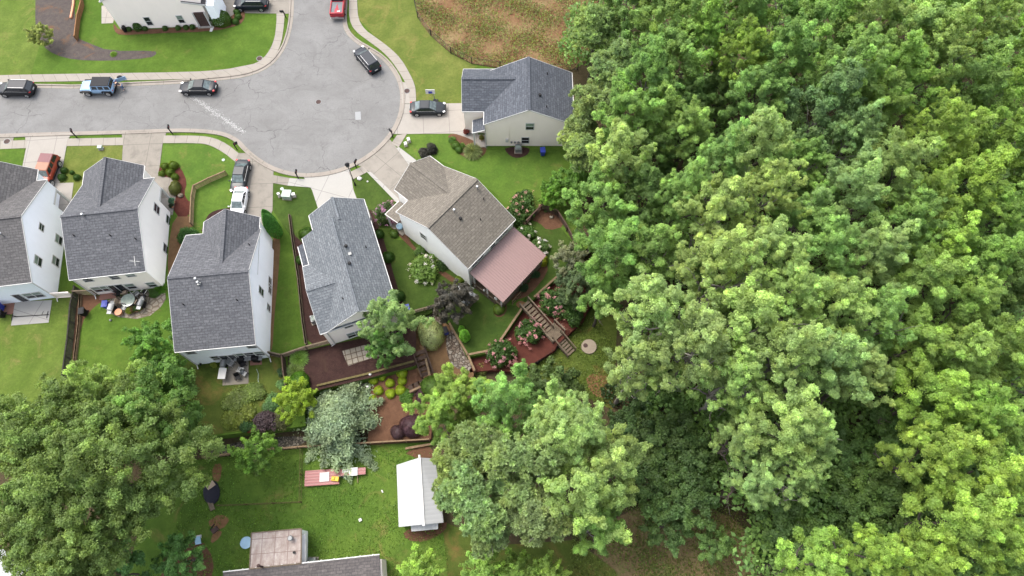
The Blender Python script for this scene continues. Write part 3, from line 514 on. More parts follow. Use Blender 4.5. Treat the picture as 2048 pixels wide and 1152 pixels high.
# ------------------------------------------------------------------ houses
class House:
    def __init__(s, name, ox, oy, rot, label, cat='house', group=None, z=0.0):
        s.e = empty(name, (ox, oy, z), rot, label, cat, group); s.ox, s.oy, s.rot, s.z = ox, oy, rot, z
        s.M = Matrix.Translation((ox, oy, z)) @ Matrix.Rotation(rot, 4, 'Z'); s.I = s.M.inverted()
    def loc(s, u, v, z): p = s.I @ Vector(at(u, v, z)); return p
    def hit(s, u, v, axis, val):
        """point on the local plane axis=val seen at the pixel"""
        o = s.I @ Vector((0, 0, HC)); d = s.I.to_3x3() @ ray(u, v); t = (val - o[axis]) / d[axis]; return o + d * t
def gable(h, wallm, roofm, X0, X1, Y0, YR, Y1, e, r, ef, swap=False, zb=0, oh=.18, cap=True, fascia=(True, True), wallname='wall', notch=None):
    """gabled block, ridge along x (or along y when swap); roof outline X0..X1, Y0..Y1"""
    T = (lambda x, y, z: (y, x, z)) if swap else (lambda x, y, z: (x, y, z))
    th = .16; m = MB(); xa, xb, ya, yb = X0 + oh, X1 - oh, Y0 + oh, Y1 - oh
    sl0 = (r - e) / (YR - Y0); sl1 = (r - ef) / (Y1 - YR)
    za = e + sl0 * oh - th; zc = ef + sl1 * oh - th; zr = r - th
    prof = [(ya, zb), (yb, zb), (yb, zc), (YR, zr), (ya, za)]
    def fc(mb, pts):
        if swap: pts = pts[::-1]
        mb.face([T(*p) for p in pts])
    fc(m, [(xa, y, z) for y, z in reversed(prof)]); 
    if notch:
        n0, nh, nd = notch; fc(m, [(xb, y, z) for y, z in [(ya, zb), (n0, zb), (n0, nh), (yb, nh), (yb, zc), (YR, zr), (ya, za)]])
        fc(m, [(xb - nd, yb, zb), (xa, yb, zb), (xa, yb, zc), (xb, yb, zc), (xb, yb, nh), (xb - nd, yb, nh)])
        fc(m, [(xb, n0, zb), (xb - nd, n0, zb), (xb - nd, n0, nh), (xb, n0, nh)]); fc(m, [(xb - nd, n0, zb), (xb - nd, yb, zb), (xb - nd, yb, nh), (xb - nd, n0, nh)]); fc(m, [(xb - nd, n0, nh), (xb - nd, yb, nh), (xb, yb, nh), (xb, n0, nh)])
        MB().box(xb - nd, n0, 0, xb + .3, yb + .3, .14).build('porch_floor', M['drive'], h.e)
        MB().bar((xb + .02, yb - .02, .14), (xb + .02, yb - .02, nh), .2, .2, Vector((0, 1, 0))).build('porch_post', M['white'], h.e)
        MB().bar((xb + .03, n0, nh + .1), (xb + .03, yb + .1, nh + .1), .08, .24).bar((xb - nd, yb + .03, nh + .1), (xb + .07, yb + .03, nh + .1), .08, .24).build('porch_beam', M['white'], h.e)
        MB().box(xb - nd * .75, n0 + .02, .14, xb - nd * .3, n0 + .06, 2.2).build('front_door', M['door'], h.e)
    else: fc(m, [(xb, y, z) for y, z in prof])
    fc(m, [(xa, ya, zb), (xb, ya, zb), (xb, ya, za), (xa, ya, za)]); fc(m, [(xb, yb, zb), (xa, yb, zb), (xa, yb, zc), (xb, yb, zc)]) if not notch else None
    m.build(wallname, wallm, h.e)
    rf = MB()
    for (ya_, za_, fl) in ((Y0, e, 0), (Y1, ef, 1)):
        a, b, c, d = (X0, ya_, za_), (X1, ya_, za_), (X1, YR, r), (X0, YR, r)
        q = [a, b, c, d] if not fl else [b, a, d, c]
        low = [(x, y, z - th * .8) for x, y, z in q]
        fc(rf, q); fc(rf, low[::-1])
        for i in range(4):
            if i == 2: continue
            j = (i + 1) % 4; fc(rf, [low[i], low[j], q[j], q[i]])
    ro = rf.build('roof', roofm, h.e)
    if cap: MB().bar(T(X0 - .01, YR, r + .02), T(X1 + .01, YR, r + .02), .34, .05).build('ridge_cap', roofm, ro)
    if fascia:
        tr = MB(); w = .035
        for x, on in ((X0 - .015, fascia[0]), (X1 + .015, fascia[1])):
            if on: tr.bar(T(x, Y0, e - .08), T(x, YR, r - .08), w, .15); tr.bar(T(x, Y1, ef - .08), T(x, YR, r - .08), w, .15)
        tr.bar(T(X0, Y0 - .04, e - .09), T(X1, Y0 - .04, e - .09), .085, .11); tr.bar(T(X0, Y1 + .04, ef - .09), T(X1, Y1 + .04, ef - .09), .085, .11)
        tr.build('gutter', M['white'], ro)
    return ro
def window(h, axis, val, sgn, uv, w=.85, ht=1.35, n=1, door=False, name=None, reflect=0):
    """window on the local wall plane, centre taken from the photo"""
    c = h.hit(uv[0], uv[1], axis, val); a = 1 - axis
    gap = .08; tot = n * w + (n - 1) * gap; fr = .07
    z0, z1 = c.z - ht / 2, c.z + ht / 2
    if door: z0 = .05; z1 = ht + .05
    def box(mb, a0, a1, p, q, d0, d1):
        lo = val + sgn * d0; hi = val + sgn * d1; lo, hi = min(lo, hi), max(lo, hi)
        if axis == 0: mb.box(lo, a0, p, hi, a1, q)
        else: mb.box(a0, lo, p, a1, hi, q)
    f = MB(); x0 = c[a] - tot / 2; x1 = c[a] + tot / 2
    box(f, x0 - fr, x1 + fr, z0 - fr, z0, 0, .06); box(f, x0 - fr, x1 + fr, z1, z1 + fr, 0, .06)
    box(f, x0 - fr, x0, z0, z1, 0, .06); box(f, x1, x1 + fr, z0, z1, 0, .06)
    for i in range(1, n): box(f, x0 + i * w + (i - 1) * gap, x0 + i * (w + gap), z0, z1, 0, .055)
    par = empty(name or ('glass_door' if door else 'window'), (0, 0, 0)); par.parent = h.e
    fo = f.build('frame', M['white'], par)
    for i in range(n):
        p0 = x0 + i * (w + gap); zm = (z0 + z1) / 2
        if door: g = MB(); box(g, p0, p0 + w, z0, z1, 0, .02); g.build('pane', M['glass'], par)
        else:
            g = MB(); box(g, p0, p0 + w, z0, zm - .03, 0, .02); g.build('pane', M['glass'], par)
            g = MB(); box(g, p0, p0 + w, zm + .03, z1, 0, .03); g.build('pane', M['painted_reflection'] if reflect else M['glass'], par)
            g = MB(); box(g, p0, p0 + w, zm - .03, zm + .03, 0, .05); g.build('sash_bar', M['white'], par)
    return par
def vents(h, pts, roofz, kind='dark'):
    """roof vents: pixel + function giving the roof height in local coords"""
    for u, v, k in pts:
        z = 6.0
        for _ in range(12): p = h.loc(u, v, z); z = z * .3 + .7 * roofz(p.x, p.y)
        p = h.loc(u, v, z); o = MB()
        if k == 'pipe': o.cyl((p.x, p.y, z - .1), (p.x, p.y, z + .38), .06, .06, 10); o.build('vent_pipe', M['dark'], h.e)
        elif k == 'cap': o.cyl((p.x, p.y, z - .1), (p.x, p.y, z + .22), .12, .12, 12).cyl((p.x, p.y, z + .2), (p.x, p.y, z + .3), .2, .14, 12); o.build('roof_vent', M['dark'], h.e)
        elif k == 'white': o.cyl((p.x, p.y, z - .1), (p.x, p.y, z + .5), .07, .07, 10).ball((p.x, p.y, z + .55), .17, .17, .1); o.build('flue', M['chrome'], h.e)
        elif k == 'box': o.cbox((p.x, p.y, z + .06), .34, .34, .16); o.build('roof_vent', M['grey'], h.e)
def slopes(Y0, YR, Y1, e, r, ef): return lambda x, y: (e + (r - e) * (y - Y0) / (YR - Y0)) if y < YR else (ef + (r - ef) * (Y1 - y) / (Y1 - YR))
def downspout(h, x, y, z): MB().bar((x, y, z), (x, y, .12), .09, .09, Vector((0, 1, 0))).bar((x, y, .14), (x + .1, y - .45, .06), .09, .07).build('downspout', M['white'], h.e)

# white two-storey house (third from the left)
h = House('house', -35.59, 22.15, R(5.81), 'white sided two-storey house with dark grey gabled roof, weathered at its lower edge')
W, D, YR, e, r = 8.45, 13.9, 7.21, 5.18, 8.28
gable(h, M['side_white'], M['roof_grey'], 0, W, 0, YR, D, e, r, e)
gable(h, M['side_white'], M['roof_grey'], 8.2, 15.45, 1.93, 5.2, 8.22, e, 7.55, e, swap=True, fascia=(False, True))
for uv, w_, ht, n in (((522, 582.6), .8, 1.5, 1), ((539.5, 564.5), 1.1, 1.0, 1), ((539.5, 578), 1.1, 1.0, 1), ((537, 615.6), .7, 1.1, 1)): window(h, 0, W - .18, 1, uv, w_, ht, n)
for uv, w_, n in (((381, 704.7), .9, 1), ((503, 692.8), .9, 1), ((431.3, 715.6), .8, 1), ((479.5, 710.4), .95, 1), ((499.9, 708.7), .95, 1), ((519.8, 706.5), .95, 1)):
    window(h, 1, .18, -1, uv, w_, 1.25 if uv[1] > 706 else .9, n, reflect=uv[0] in (479.5, 519.8))
window(h, 1, .18, -1, (459, 715), .9, 2.1, 2, True)
vents(h, [(394.5, 561, 'white'), (399, 568, 'white'), (368, 610, 'pipe'), (475, 601, 'pipe'), (399, 568, 'box')], slopes(0, YR, D, e, r, e))
vents(h, [(499, 490, 'pipe')], slopes(0, YR, D, e, r, e))
downspout(h, W - .1, .05, 5.0); downspout(h, .25, .05, 5.0)
MB().cyl((.9, 0, .8), (.9, -.25, .8), .12, .12).build('hose_reel', M['dark'], h.e)
# second house
h = House('house', -49.09, 30.63, R(7.25), 'cream backed two-storey house with mid-grey roof and a crossed antenna at its rear corner')
W, D, YR, e, r = 8.34, 12.26, 6.42, 4.85, 7.75
gable(h, M['side_stone'], M['roof_grey'], 0, W, 0, YR, D, e, r, e, notch=(10.3, 2.7, 1.3))
gable(h, M['side_stone'], M['roof_grey'], 7.3, 14.15, .03, 3.7, 7.0, e, 7.2, e, swap=True, fascia=(False, True))
MB().face([(.18, .15, .2), (8.16, .15, .2), (8.16, .15, 4.8), (.18, .15, 4.8)]).build('rear_wall', M['side_cream'], h.e)
for uv, ht in (((313, 417.9), 1.3), ((337, 441.3), 1.3), ((331.4, 498), 1.3)): window(h, 0, W - .18, 1, uv, 1.0, ht)
for uv, w_, ht, n in (((175.8, 559.6), .9, .8, 1), ((229.5, 554.7), .9, .8, 1), ((261.7, 550.4), .9, .6, 1), ((203, 577.7), .85, 1.3, 2), ((261.7, 572.3), .95, 1.3, 1), ((303.3, 568.8), .9, 1.2, 1)):
    window(h, 1, .15, -1, uv, w_, ht, n, reflect=n == 2 or uv[0] in (261.7, 303.3))
window(h, 1, .15, -1, (235.4, 576.8), .85, 2.0, 2, True)
vents(h, [(169, 433, 'white'), (149, 472, 'pipe'), (222, 472, 'pipe'), (272.5, 479, 'pipe')], slopes(0, YR, D, e, r, e))
a = MB(); p = Vector((7.7, .75, e + .35)); a.cyl(p, p + Vector((0, 0, .9)), .025).bar(p + Vector((-.6, .1, .85)), p + Vector((.5, -.1, .8)), .05, .05).bar(p + Vector((-.1, .6, .9)), p + Vector((.1, -.6, .85)), .05, .05)
a.build('antenna', M['grey'], h.e); downspout(h, .25, .05, 4.6)
# first house
h = House('house', -61.4, 29.2, R(7.89), 'two-storey house with warm grey roof and cool white gable wall at the left edge')
W, D, YR, e, r = 8.34, 13.35, 6.6, 4.86, 8.1
gable(h, M['side_cool'], M['roof_warm'], 0, W, 0, YR, D, e, r, e, notch=(11.2, 2.7, 1.2))
gable(h, M['side_cool'], M['roof_warm'], 7.5, 14.95, .3, 3.9, 7.05, e, 7.35, e, swap=True, fascia=(False, True))
for uv in ((82.6, 454.6), (117.2, 479.4), (75.8, 522), (111, 522.5)): window(h, 0, W - .18, 1, uv, 1.0 if uv[0] != 82.6 else .8, 1.25 if uv[0] != 82.6 else .8, reflect=uv[0] != 82.6)
window(h, 1, .18, -1, (67.4, 590), .9, 1.3, 2, reflect=1); window(h, 1, .18, -1, (38, 594), .8, 2.0, 1, True, 'back_door')
vents(h, [(6, 471, 'white')], slopes(0, YR, D, e, r, e)); downspout(h, W - .1, .05, 4.6)
# blue-grey roofed house (fourth)
h = House('house', -24.89, 37.81, R(-70.37), 'low house with pale blue-grey roof and cream rear gable, turned towards the mulch yard')
X0, X1, e = 1.9, 14.0, 4.3
gable(h, M['side_cream'], M['roof_blue'], X0, X1, .2, 4.2, 8.17, e, 7.0, e, fascia=(False, True))
gable(h, M['side_cream'], M['roof_blue'], -.75, X0 + .4, 1.6, 4.9, 8.165, e, 6.55, e, fascia=(True, False))
gable(h, M['side_cream'], M['roof_blue'], -.55, 4.6, 5.5, 9.3, 13.99, 4.35, 5.95, 4.35, swap=True, fascia=(True, False))
sb = MB(); z1, z0 = 3.95, 3.45
sb.mesh([(2.3, -.62, z0), (5.4, -.62, z0), (5.4, .35, z1), (2.3, .35, z1), (2.3, -.62, z0 - .15), (5.4, -.62, z0 - .15), (5.4, .35, z1 - .15), (2.3, .35, z1 - .15)], [(0, 1, 2, 3), (7, 6, 5, 4), (0, 4, 5, 1), (1, 5, 6, 2), (3, 7, 4, 0)]).build('side_roof', M['roof_dark'], h.e)
MB().box(2.5, -.4, 0, 5.2, .3, 3.3).build('side_bay', M['side_cream'], h.e)
MB().bar((2.3, -.66, z0 - .05), (5.4, -.66, z0 - .05), .09, .12).bar((2.3, .2, z1 + .06), (5.4, .2, z1 + .06), .09, .12).build('side_gutter', M['white'], h.e)
window(h, 0, X1 - .18, 1, (696, 650.3), .85, 1.2, 1, reflect=1); window(h, 0, X1 - .18, 1, (711, 667), .85, 1.3, 2, reflect=1)
rz = slopes(.2, 4.2, 8.17, e, 7.0, e)
vents(h, [(692.5, 493, 'cap'), (699.5, 527.5, 'cap'), (732.5, 495, 'pipe'), (700, 508, 'box'), (686, 598, 'pipe')], rz)
MB().ball((X1 - .1, 3.3, 3.5), .08, .1, .1).ball((X1 - .1, 3.8, 3.6), .08, .1, .1).build('flood_light', M['white'], h.e)
downspout(h, X1 - .1, .1, 4.1)
MB().bar((.2, 8.25, 0), (.2, 8.25, 4.1), .08, .08).build('downspout', M['white'], h.e)
# tan roofed house (fifth)
h = House('house', -4.89, 31.72, R(49.67), 'tan roofed ivory house turned diagonally, with a pink metal porch roof behind it')
W, D, YR, e, r = 8.14, 11.05, 5.67, 5.43, 8.15
gable(h, M['side_ivory'], M['roof_tan'], 0, W, 0, YR, D, e, r, e)
gable(h, M['side_ivory'], M['roof_tan'], 6.7, 13.3, 2.05, 5.1, 8.1, e, 7.35, e, swap=True, fascia=(False, True))
window(h, 0, .18, -1, (847, 472.8), .85, 1.2); window(h, 1, .18, -1, (1003.7, 469), .9, .8, 2, reflect=0); window(h, 1, .18, -1, (955, 521), .9, .8, 2)
window(h, 1, .18, -1, (985, 492), .7, .7, 1)
vents(h, [(909, 424, 'white'), (955, 378, 'white'), (921, 438, 'cap'), (961, 440, 'pipe'), (967.5, 399, 'pipe')], slopes(0, YR, D, e, r, e))
pr = MB(); a0, a1, b0, b1 = .15, 7.85, -.02, -4.95
z0, z1 = 3.05, 4.05; n = 1
pr.mesh([(a0, b1, z0), (a1, b1, z0), (a1, b0, z1), (a0, b0, z1), (a0, b1, z0 - .1), (a1, b1, z0 - .1), (a1, b0, z1 - .1), (a0, b0, z1 - .1)], [(0, 1, 2, 3), (7, 6, 5, 4), (0, 4, 5, 1), (1, 5, 6, 2), (2, 6, 7, 3), (3, 7, 4, 0)])
po = pr.build('porch_roof', M['pink_roof'], h.e)
for k in range(26): pass
rb = MB()
for k in range(25):
    x = a0 + .1 + k * (a1 - a0 - .2) / 24; rb.bar((x, b1 + .01, z0 + .015), (x, b0 - .02, z1 + .015), .05, .045)
rb.build('roof_rib', M['pink_roof'], po)
pf = MB(); pf.box(.3, -4.6, 0.05, 7.7, 0, .35); pf.build('porch_floor', M['wood_grey'], h.e)
for x, y in ((.4, -4.5), (.4, -2.4), (.4, -.4), (4, -4.5), (7.6, -4.5), (7.6, -2.4)): MB().bar((x, y, .3), (x, y, 2.95 + .2 * (y + 4.6)), .14, .14, Vector((0, 1, 0))).build('porch_post', M['white'], h.e)
rl = MB(); rl.bar((.32, -4.55, 1.25), (.32, -.1, 1.25), .1, .06).bar((.32, -4.6, 1.25), (7.7, -4.6, 1.25), .1, .06)
for k in range(28): rl.bar((.32, -4.5 + k * .16, .35), (.32, -4.5 + k * .16, 1.22), .035, .035, Vector((0, 1, 0)))
for k in range(42): rl.bar((.4 + k * .175, -4.6, .35), (.4 + k * .175, -4.6, 1.22), .035, .035, Vector((0, 1, 0)))
rl.build('railing', M['wood_grey'], h.e)
for x, y, s_ in ((.9, -3.6, .8), (.8, -1.9, .5), (.85, -2.4, .4)): MB().ball((x - .45, y, 1.55), .12, .3 * s_, .3).build('curtain', M['white'], h.e)
# entry porch in the corner left of the garage wing
MB().mesh([(-.25, 11.0, 3.35), (2.1, 11.0, 3.35), (2.1, 13.1, 2.9), (-.25, 13.1, 2.9), (-.25, 11.0, 3.2), (2.1, 11.0, 3.2), (2.1, 13.1, 2.75), (-.25, 13.1, 2.75)], [(0, 1, 2, 3), (7, 6, 5, 4), (0, 4, 5, 1), (1, 5, 6, 2), (2, 6, 7, 3), (3, 7, 4, 0)]).build('entry_roof', M['roof_tan'], h.e)
MB().bar((-.28, 10.95, 3.3), (-.28, 13.15, 2.83), .07, .14).bar((-.28, 13.15, 2.83), (2.1, 13.15, 2.83), .08, .12).build('entry_gutter', M['white'], h.e)
MB().bar((-.1, 12.95, 0), (-.1, 12.95, 2.75), .18, .18, Vector((0, 1, 0))).build('entry_post', M['white'], h.e)
MB().box(-.25, 10.9, .0, 2.1, 13.1, .14).build('entry_floor', M['patio'], h.e)
downspout(h, .1, .05, 5.2)
# slate roofed house (top right)
h = House('house', 7.63, 51.56, R(90), 'beige sided house with slate-blue roof against the pines')
W, D, YR, e, r = 8.04, 11.09, 5.58, 4.75, 7.6
gable(h, M['side_beige'], M['roof_dark'], 0, W, 0, YR, D, e, r, e)
gable(h, M['side_beige'], M['roof_dark'], 6.2, 13.85, 2.0, 5.4, 8.6, e, 6.75, e, swap=True, fascia=(False, True))
MB().mesh([(-.2, 11.0, 3.9), (1.75, 11.0, 3.9), (1.75, 12.55, 3.3), (-.2, 12.55, 3.3), (-.2, 11.0, 3.75), (1.75, 11.0, 3.75), (1.75, 12.55, 3.15), (-.2, 12.55, 3.15)], [(3, 2, 1, 0), (4, 5, 6, 7), (1, 5, 4, 0), (2, 6, 5, 1), (3, 7, 6, 2), (0, 4, 7, 3)]).build('porch_roof', M['roof_dark'], h.e)
MB().bar((-.22, 11.0, 3.82), (-.22, 12.6, 3.22), .07, .16).bar((-.22, 12.6, 3.22), (1.75, 12.6, 3.22), .08, .14).build('porch_trim', M['white'], h.e)
MB().bar((-.1, 12.4, 0), (-.1, 12.4, 3.1), .18, .18, Vector((0, 1, 0))).build('porch_post', M['white'], h.e)
MB().box(-.1, 11.0, 0, 1.8, 12.6, .18).build('porch_floor', M['drive'], h.e)
window(h, 0, .18, -1, (1059.8, 252.7), .95, 1.25, reflect=1); window(h, 0, .18, -1, (1050.6, 280.4), .9, 1.2)
vents(h, [(1094.5, 149, 'pipe'), (1080, 191.5, 'cap'), (1093.5, 214.5, 'pipe')], slopes(0, YR, D, e, r, e))
MB().box(.02, 8.1, 1.0, .17, 8.45, 1.6).build('meter_box', M['white'], h.e)
for k in range(3): MB().cyl((.0, 7.7 - k * .45, .9), (.17, 7.7 - k * .45, .9), .12, .12).build('meter', M['grey'], h.e)
MB().bar((.15, 8.0, 1.6), (.15, 8.0, 4.3), .05, .03, Vector((0, 1, 0))).build('conduit', M['side_beige'], h.e); downspout(h, .1, D - .1, 4.6)
# corner house at the top, its roof above the frame
h = House('house', -42.1, 71.9, R(93.5), 'cream sided corner house seen only as its side wall, top edge of the frame')
gable(h, M['side_cream'], M['roof_dark'], 0, 9, 0, 6.8, 13.1, 5.2, 8.6, 5.2)
window(h, 0, .18, -1, (296.7, 42.2), .75, 1.4); window(h, 0, .18, -1, (361.2, 38.3), .75, 1.3, reflect=1)
MB().box(-.02, .35, .05, .2, 1.8, 2.5).build('recess_shade_block', M['iron'], h.e)  # solid block proud of the wall; the recess's shade is put into its colour
MB().bar((-.05, .3, 0), (-.05, .3, 2.6), .16, .16, Vector((0, 1, 0))).bar((-.05, 1.9, 0), (-.05, 1.9, 2.6), .12, .12, Vector((0, 1, 0))).build('porch_post', M['white'], h.e)
MB().box(-.35, .1, 0.02, .2, 2.1, .14).build('porch_floor', M['drive'], h.e)
pq = [h.hit(u, v, 2, 3.9) for u, v in ((377, 11), (411, 21))]
MB().mesh([(.0, 2.6, 4.6), (.0, -.4, 3.9), (3.5, -.4, 3.9), (3.5, 2.6, 4.6), (.0, 2.6, 4.45), (.0, -.4, 3.75), (3.5, -.4, 3.75), (3.5, 2.6, 4.45)], [(0, 1, 2, 3), (7, 6, 5, 4), (0, 4, 5, 1), (1, 5, 6, 2)]).build('porch_roof', M['roof_old'], h.e)
MB().bar((-.03, 2.6, 4.5), (-.03, -.45, 3.8), .08, .2).bar((-.03, -.45, 3.8), (3.5, -.45, 3.8), .08, .14).build('porch_trim', M['white'], h.e)
MB().box(.0, -1.4, 0, 3.5, -.25, 3.7).build('garage_wall', M['side_white'], h.e)
MB().cbox((-.2, 12.2, .5), .5, .35, .8).build('cooling_unit', M['dark'], h.e)
# ------------------------------------------------------------------ lower left buildings
def quadbox(px, z1s, zb, mat, name, parent, zoff=0):
    P = [at(u, v, z) for (u, v), z in zip(px, z1s)]
    m = MB(); n = len(P); B = [Vector((p.x, p.y, zb if zb > -50 else p.z - .12)) for p in P]
    o = parent.location; P = [p - o for p in P]; B = [b - o for b in B]
    if (P[1] - P[0]).cross(P[2] - P[0]).z < 0: P = P[::-1]; B = B[::-1]
    m.face(P); m.face(B[::-1])
    for i in range(n): j = (i + 1) % n; m.face([B[i], B[j], P[j], P[i]])
    return m.build(name, mat, parent)
def shrink(px, k):
    cx = sum(p[0] for p in px) / len(px); cy = sum(p[1] for p in px) / len(px); return [(cx + (u - cx) * k, cy + (v - cy) * k) for u, v in px]
o = at(840, 985, LOW); sh = empty('shed', (o.x, o.y, LOW), 0, 'white metal roofed shed on the lower lawn beside the pines', 'shed')
za, zr = LOW + 2.4, LOW + 3.3
q1 = [(793, 930), (797.5, 1054), (847, 1049), (839, 915)]; q2 = [(839, 915), (847, 1049), (887, 1045), (870, 917)]
quadbox(q1, [za, za, zr, zr], -99, M['white_roof'], 'roof', sh); quadbox(q2, [zr, zr, za, za], -99, M['white_roof'], 'roof', sh)
a, b = at(839, 915, zr + .03) - Vector(sh.location), at(847, 1049, zr + .03) - Vector(sh.location)
MB().bar(a, b + (b - a) * .02, .25, .06).bar(a - (b - a) * .04, a, .2, .2).build('ridge_cap', M['white'], sh)
quadbox([(796, 934), (800, 1050), (884, 1041), (868, 920)], [za - .15] * 4, LOW, M['side_beige'], 'wall', sh)
quadbox([(821, 1047), (823, 1063), (876, 1058), (876, 1044)], [LOW + 2.15, LOW + 1.95, LOW + 1.95, LOW + 2.15], -99, M['white_roof'], 'lean_to_roof', sh)
quadbox([(824, 1048), (825, 1060), (873, 1056), (874, 1046)], [LOW + 1.75] * 4, LOW, M['wood_grey'], 'lean_to_wall', sh)
o = at(600, 1150, LOW); bh = empty('house', (o.x, o.y, LOW), 0, 'old brown shingled house cut off by the bottom edge of the frame', 'house')
quadbox([(446, 1145), (759, 1110), (762, 1200), (450, 1235)], [LOW + 3.0, LOW + 3.0, LOW + 4.4, LOW + 4.4], -99, M['roof_old'], 'roof', bh)
quadbox([(450, 1150), (763, 1118), (768, 1200), (452, 1232)], [LOW + 2.8] * 4, LOW, M['side_beige'], 'wall', bh)
ga, gb = at(446, 1145, LOW + 2.95) - Vector(bh.location), at(759, 1110, LOW + 2.95) - Vector(bh.location)
g_ = MB().bar(ga + Vector((0, .06, 0)), gb + Vector((0, .06, 0)), .1, .1)
for k in range(12): p = ga.lerp(gb, (k + .5) / 12); g_.cbox(p + Vector((0, .1, .05)), .1, .12, .08)
g_.build('gutter', M['white'], bh)
o = at(552, 1100, LOW); fa = empty('addition', (o.x, o.y, LOW), 0, 'flat roofed addition with stained pale roof, joined to the brown shingled house', 'annex')
z = LOW + 3.0
rf_px = [(503, 1066), (603, 1057), (602, 1127), (499, 1138)]
quadbox(rf_px, [z] * 4, -99, M['membrane'], 'roof', fa); quadbox(shrink(rf_px, .96), [z - .2] * 4, LOW, M['side_white'], 'wall', fa)
e_ = MB(); zz = [at(u, v, z + .03) - Vector(fa.location) for u, v in rf_px]
for i in range(4): e_.bar(zz[i], zz[(i + 1) % 4], .1, .1)
e_.build('roof_edge', M['wood_grey'], fa)
p = at(584, 1077, z) - Vector(fa.location); MB().cyl(p, p + Vector((0, 0, .6)), .2, .2, 16).build('chimney_pipe', M['chrome'], fa); MB().cyl(p + Vector((0, 0, .62)), p + Vector((0, 0, .72)), .27, .2, 16).build('chimney_cap', M['grey'], fa)
p = at(589, 1105, z) - Vector(fa.location); MB().cyl(p, p + Vector((0, 0, .25)), .12, .12).build('vent_pipe', M['dark'], fa)
p = at(525, 1134, z) - Vector(fa.location); MB().cyl(p, p + Vector((.1, .1, 1.5)), .1, .1).ball(p + Vector((.1, .1, 1.55)), .17, .17, .12).build('flue', M['iron'], fa)
s_ = MB(); a = at(606, 1069, LOW + 2.2) - Vector(fa.location); b = at(607, 1125, LOW + 2.2) - Vector(fa.location)
s_.bar(a, b, .55, .08); s_.build('side_awning', M['white'], fa)
o = at(10, 1130, LOW); wb = empty('metal_shed', (o.x, o.y, LOW), 0, 'pale ribbed metal roof showing beneath the big tree at the lower left corner', 'shed')
quadbox([(-60, 1105), (6, 1098), (62, 1165), (70, 1250), (-60, 1250)], [LOW + 2.6] * 5, -99, M['white_roof'], 'roof', wb); quadbox([(-58, 1110), (4, 1103), (58, 1168), (62, 1250), (-60, 1250)], [LOW + 2.3] * 5, LOW, M['side_cool'], 'wall', wb)
# ------------------------------------------------------------------ fences and timber walls
def fence(px, z, h, mat, label, style='plank', spacing=2.3, cat='fence', closed=False, name='fence', hs=None, thick=.045, wire=None):
    P = [at(u, v, z) for u, v in px]; o = P[0].copy(); e = empty(name, (o.x, o.y, z), 0, label, cat)
    P = [Vector((p.x - o.x, p.y - o.y, 0)) for p in P]
    pm = MB(); rm = MB()
    for i in range(len(P) - 1):
        a, b = P[i], P[i + 1]; L = (b - a).length; d = (b - a) / L; s = Vector((-d.y, d.x, 0)); n = max(1, round(L / spacing))
        for k in range(n + (1 if i == len(P) - 2 else 0)):
            p = a + d * (L * k / n); MB().bar(p + Vector((0, 0, 0)), p + Vector((0, 0, h + .08)), .1, .1, d).build('post', wire or mat, e)
        q = .07
        if style == 'plank':
            m = max(1, int(L / .15))
            for k in range(m):
                p = a + d * (L * (k + .5) / m) + s * q; hh = h - .05 + .03 * random.random()
                pm.bar(p + Vector((0, 0, .03)), p + Vector((0, 0, hh)), .135 if True else 0, .02, s)
            for zz in (.25, h - .22): rm.bar(a + s * .01 + Vector((0, 0, zz)), b + s * .01 + Vector((0, 0, zz)), .06, .09)
            rm.bar(a + s * .05 + Vector((0, 0, h)), b + s * .05 + Vector((0, 0, h)), .12, .035)
        elif style == 'rail':
            for zz in np.linspace(.15, h - .08, 4 if h < 1.2 else 6): rm.bar(a + s * q + Vector((0, 0, zz)), b + s * q + Vector((0, 0, zz)), .035, .13)
            rm.bar(a + Vector((0, 0, h)), b + Vector((0, 0, h)), .14, .035)
        elif style == 'timber':
            k = 0; zz = .1
            while zz < h:
                rm.bar(a + s * (.06 - .012 * k) + Vector((0, 0, zz)), b + s * (.06 - .012 * k) + Vector((0, 0, zz)), thick * 2 + .1, .19); zz += .2; k += 1
            rm.bar(a + Vector((0, 0, h + .02)), b + Vector((0, 0, h + .02)), .24, .05)
        elif style == 'mesh':
            for zz in (.08, h): rm.cyl(a + Vector((0, 0, zz)), b + Vector((0, 0, zz)), .025, n=6)
            m = int(L / .28)
            for k in range(m):
                p0 = a + d * (L * k / m); p1 = a + d * (L * (k + 1) / m)
                pm.bar(p0 + Vector((0, 0, .05)), p1 + Vector((0, 0, h)), .008, .008); pm.bar(p1 + Vector((0, 0, .05)), p0 + Vector((0, 0, h)), .008, .008)
        elif style == 'picket':
            m = max(1, int(L / .14))
            for k in range(m): p = a + d * (L * (k + .5) / m); pm.bar(p, p + Vector((0, 0, h * random.uniform(.8, 1.05))), .06, .05, d)
    if pm.v: pm.build({'plank': 'boards', 'mesh': 'wire_mesh', 'picket': 'pickets'}[style], mat, e)
    if rm.v: rm.build('rails' if style != 'timber' else 'timbers', wire or mat, e)
    return e
fence([(160, 580), (152, 618), (147, 680), (137, 757)], 0, 1.25, M['wood_black'], 'blackened leaning rail fence between the two left back lawns', 'rail')
fence([(163, 590), (160, 650), (148, 752)], 0, .35, M['wood'], 'low tan plank edging right beside the blackened fence', 'timber')
fence([(116, 597), (151, 595)], 0, 1.5, M['side_beige'], 'short cream fence panel joining the left house to the blackened fence', 'plank')
fence([(158, 592), (196, 590)], 0, 1.5, M['wood_grey'], 'short weathered gate fence at the cream house corner', 'rail')
fence([(455, 350), (422, 364), (392, 379), (388, 400), (386, 452)], 0, .95, M['wood'], 'tan post and rail fence bent round the front lawn beside the dark sedan', 'rail', 2.0)
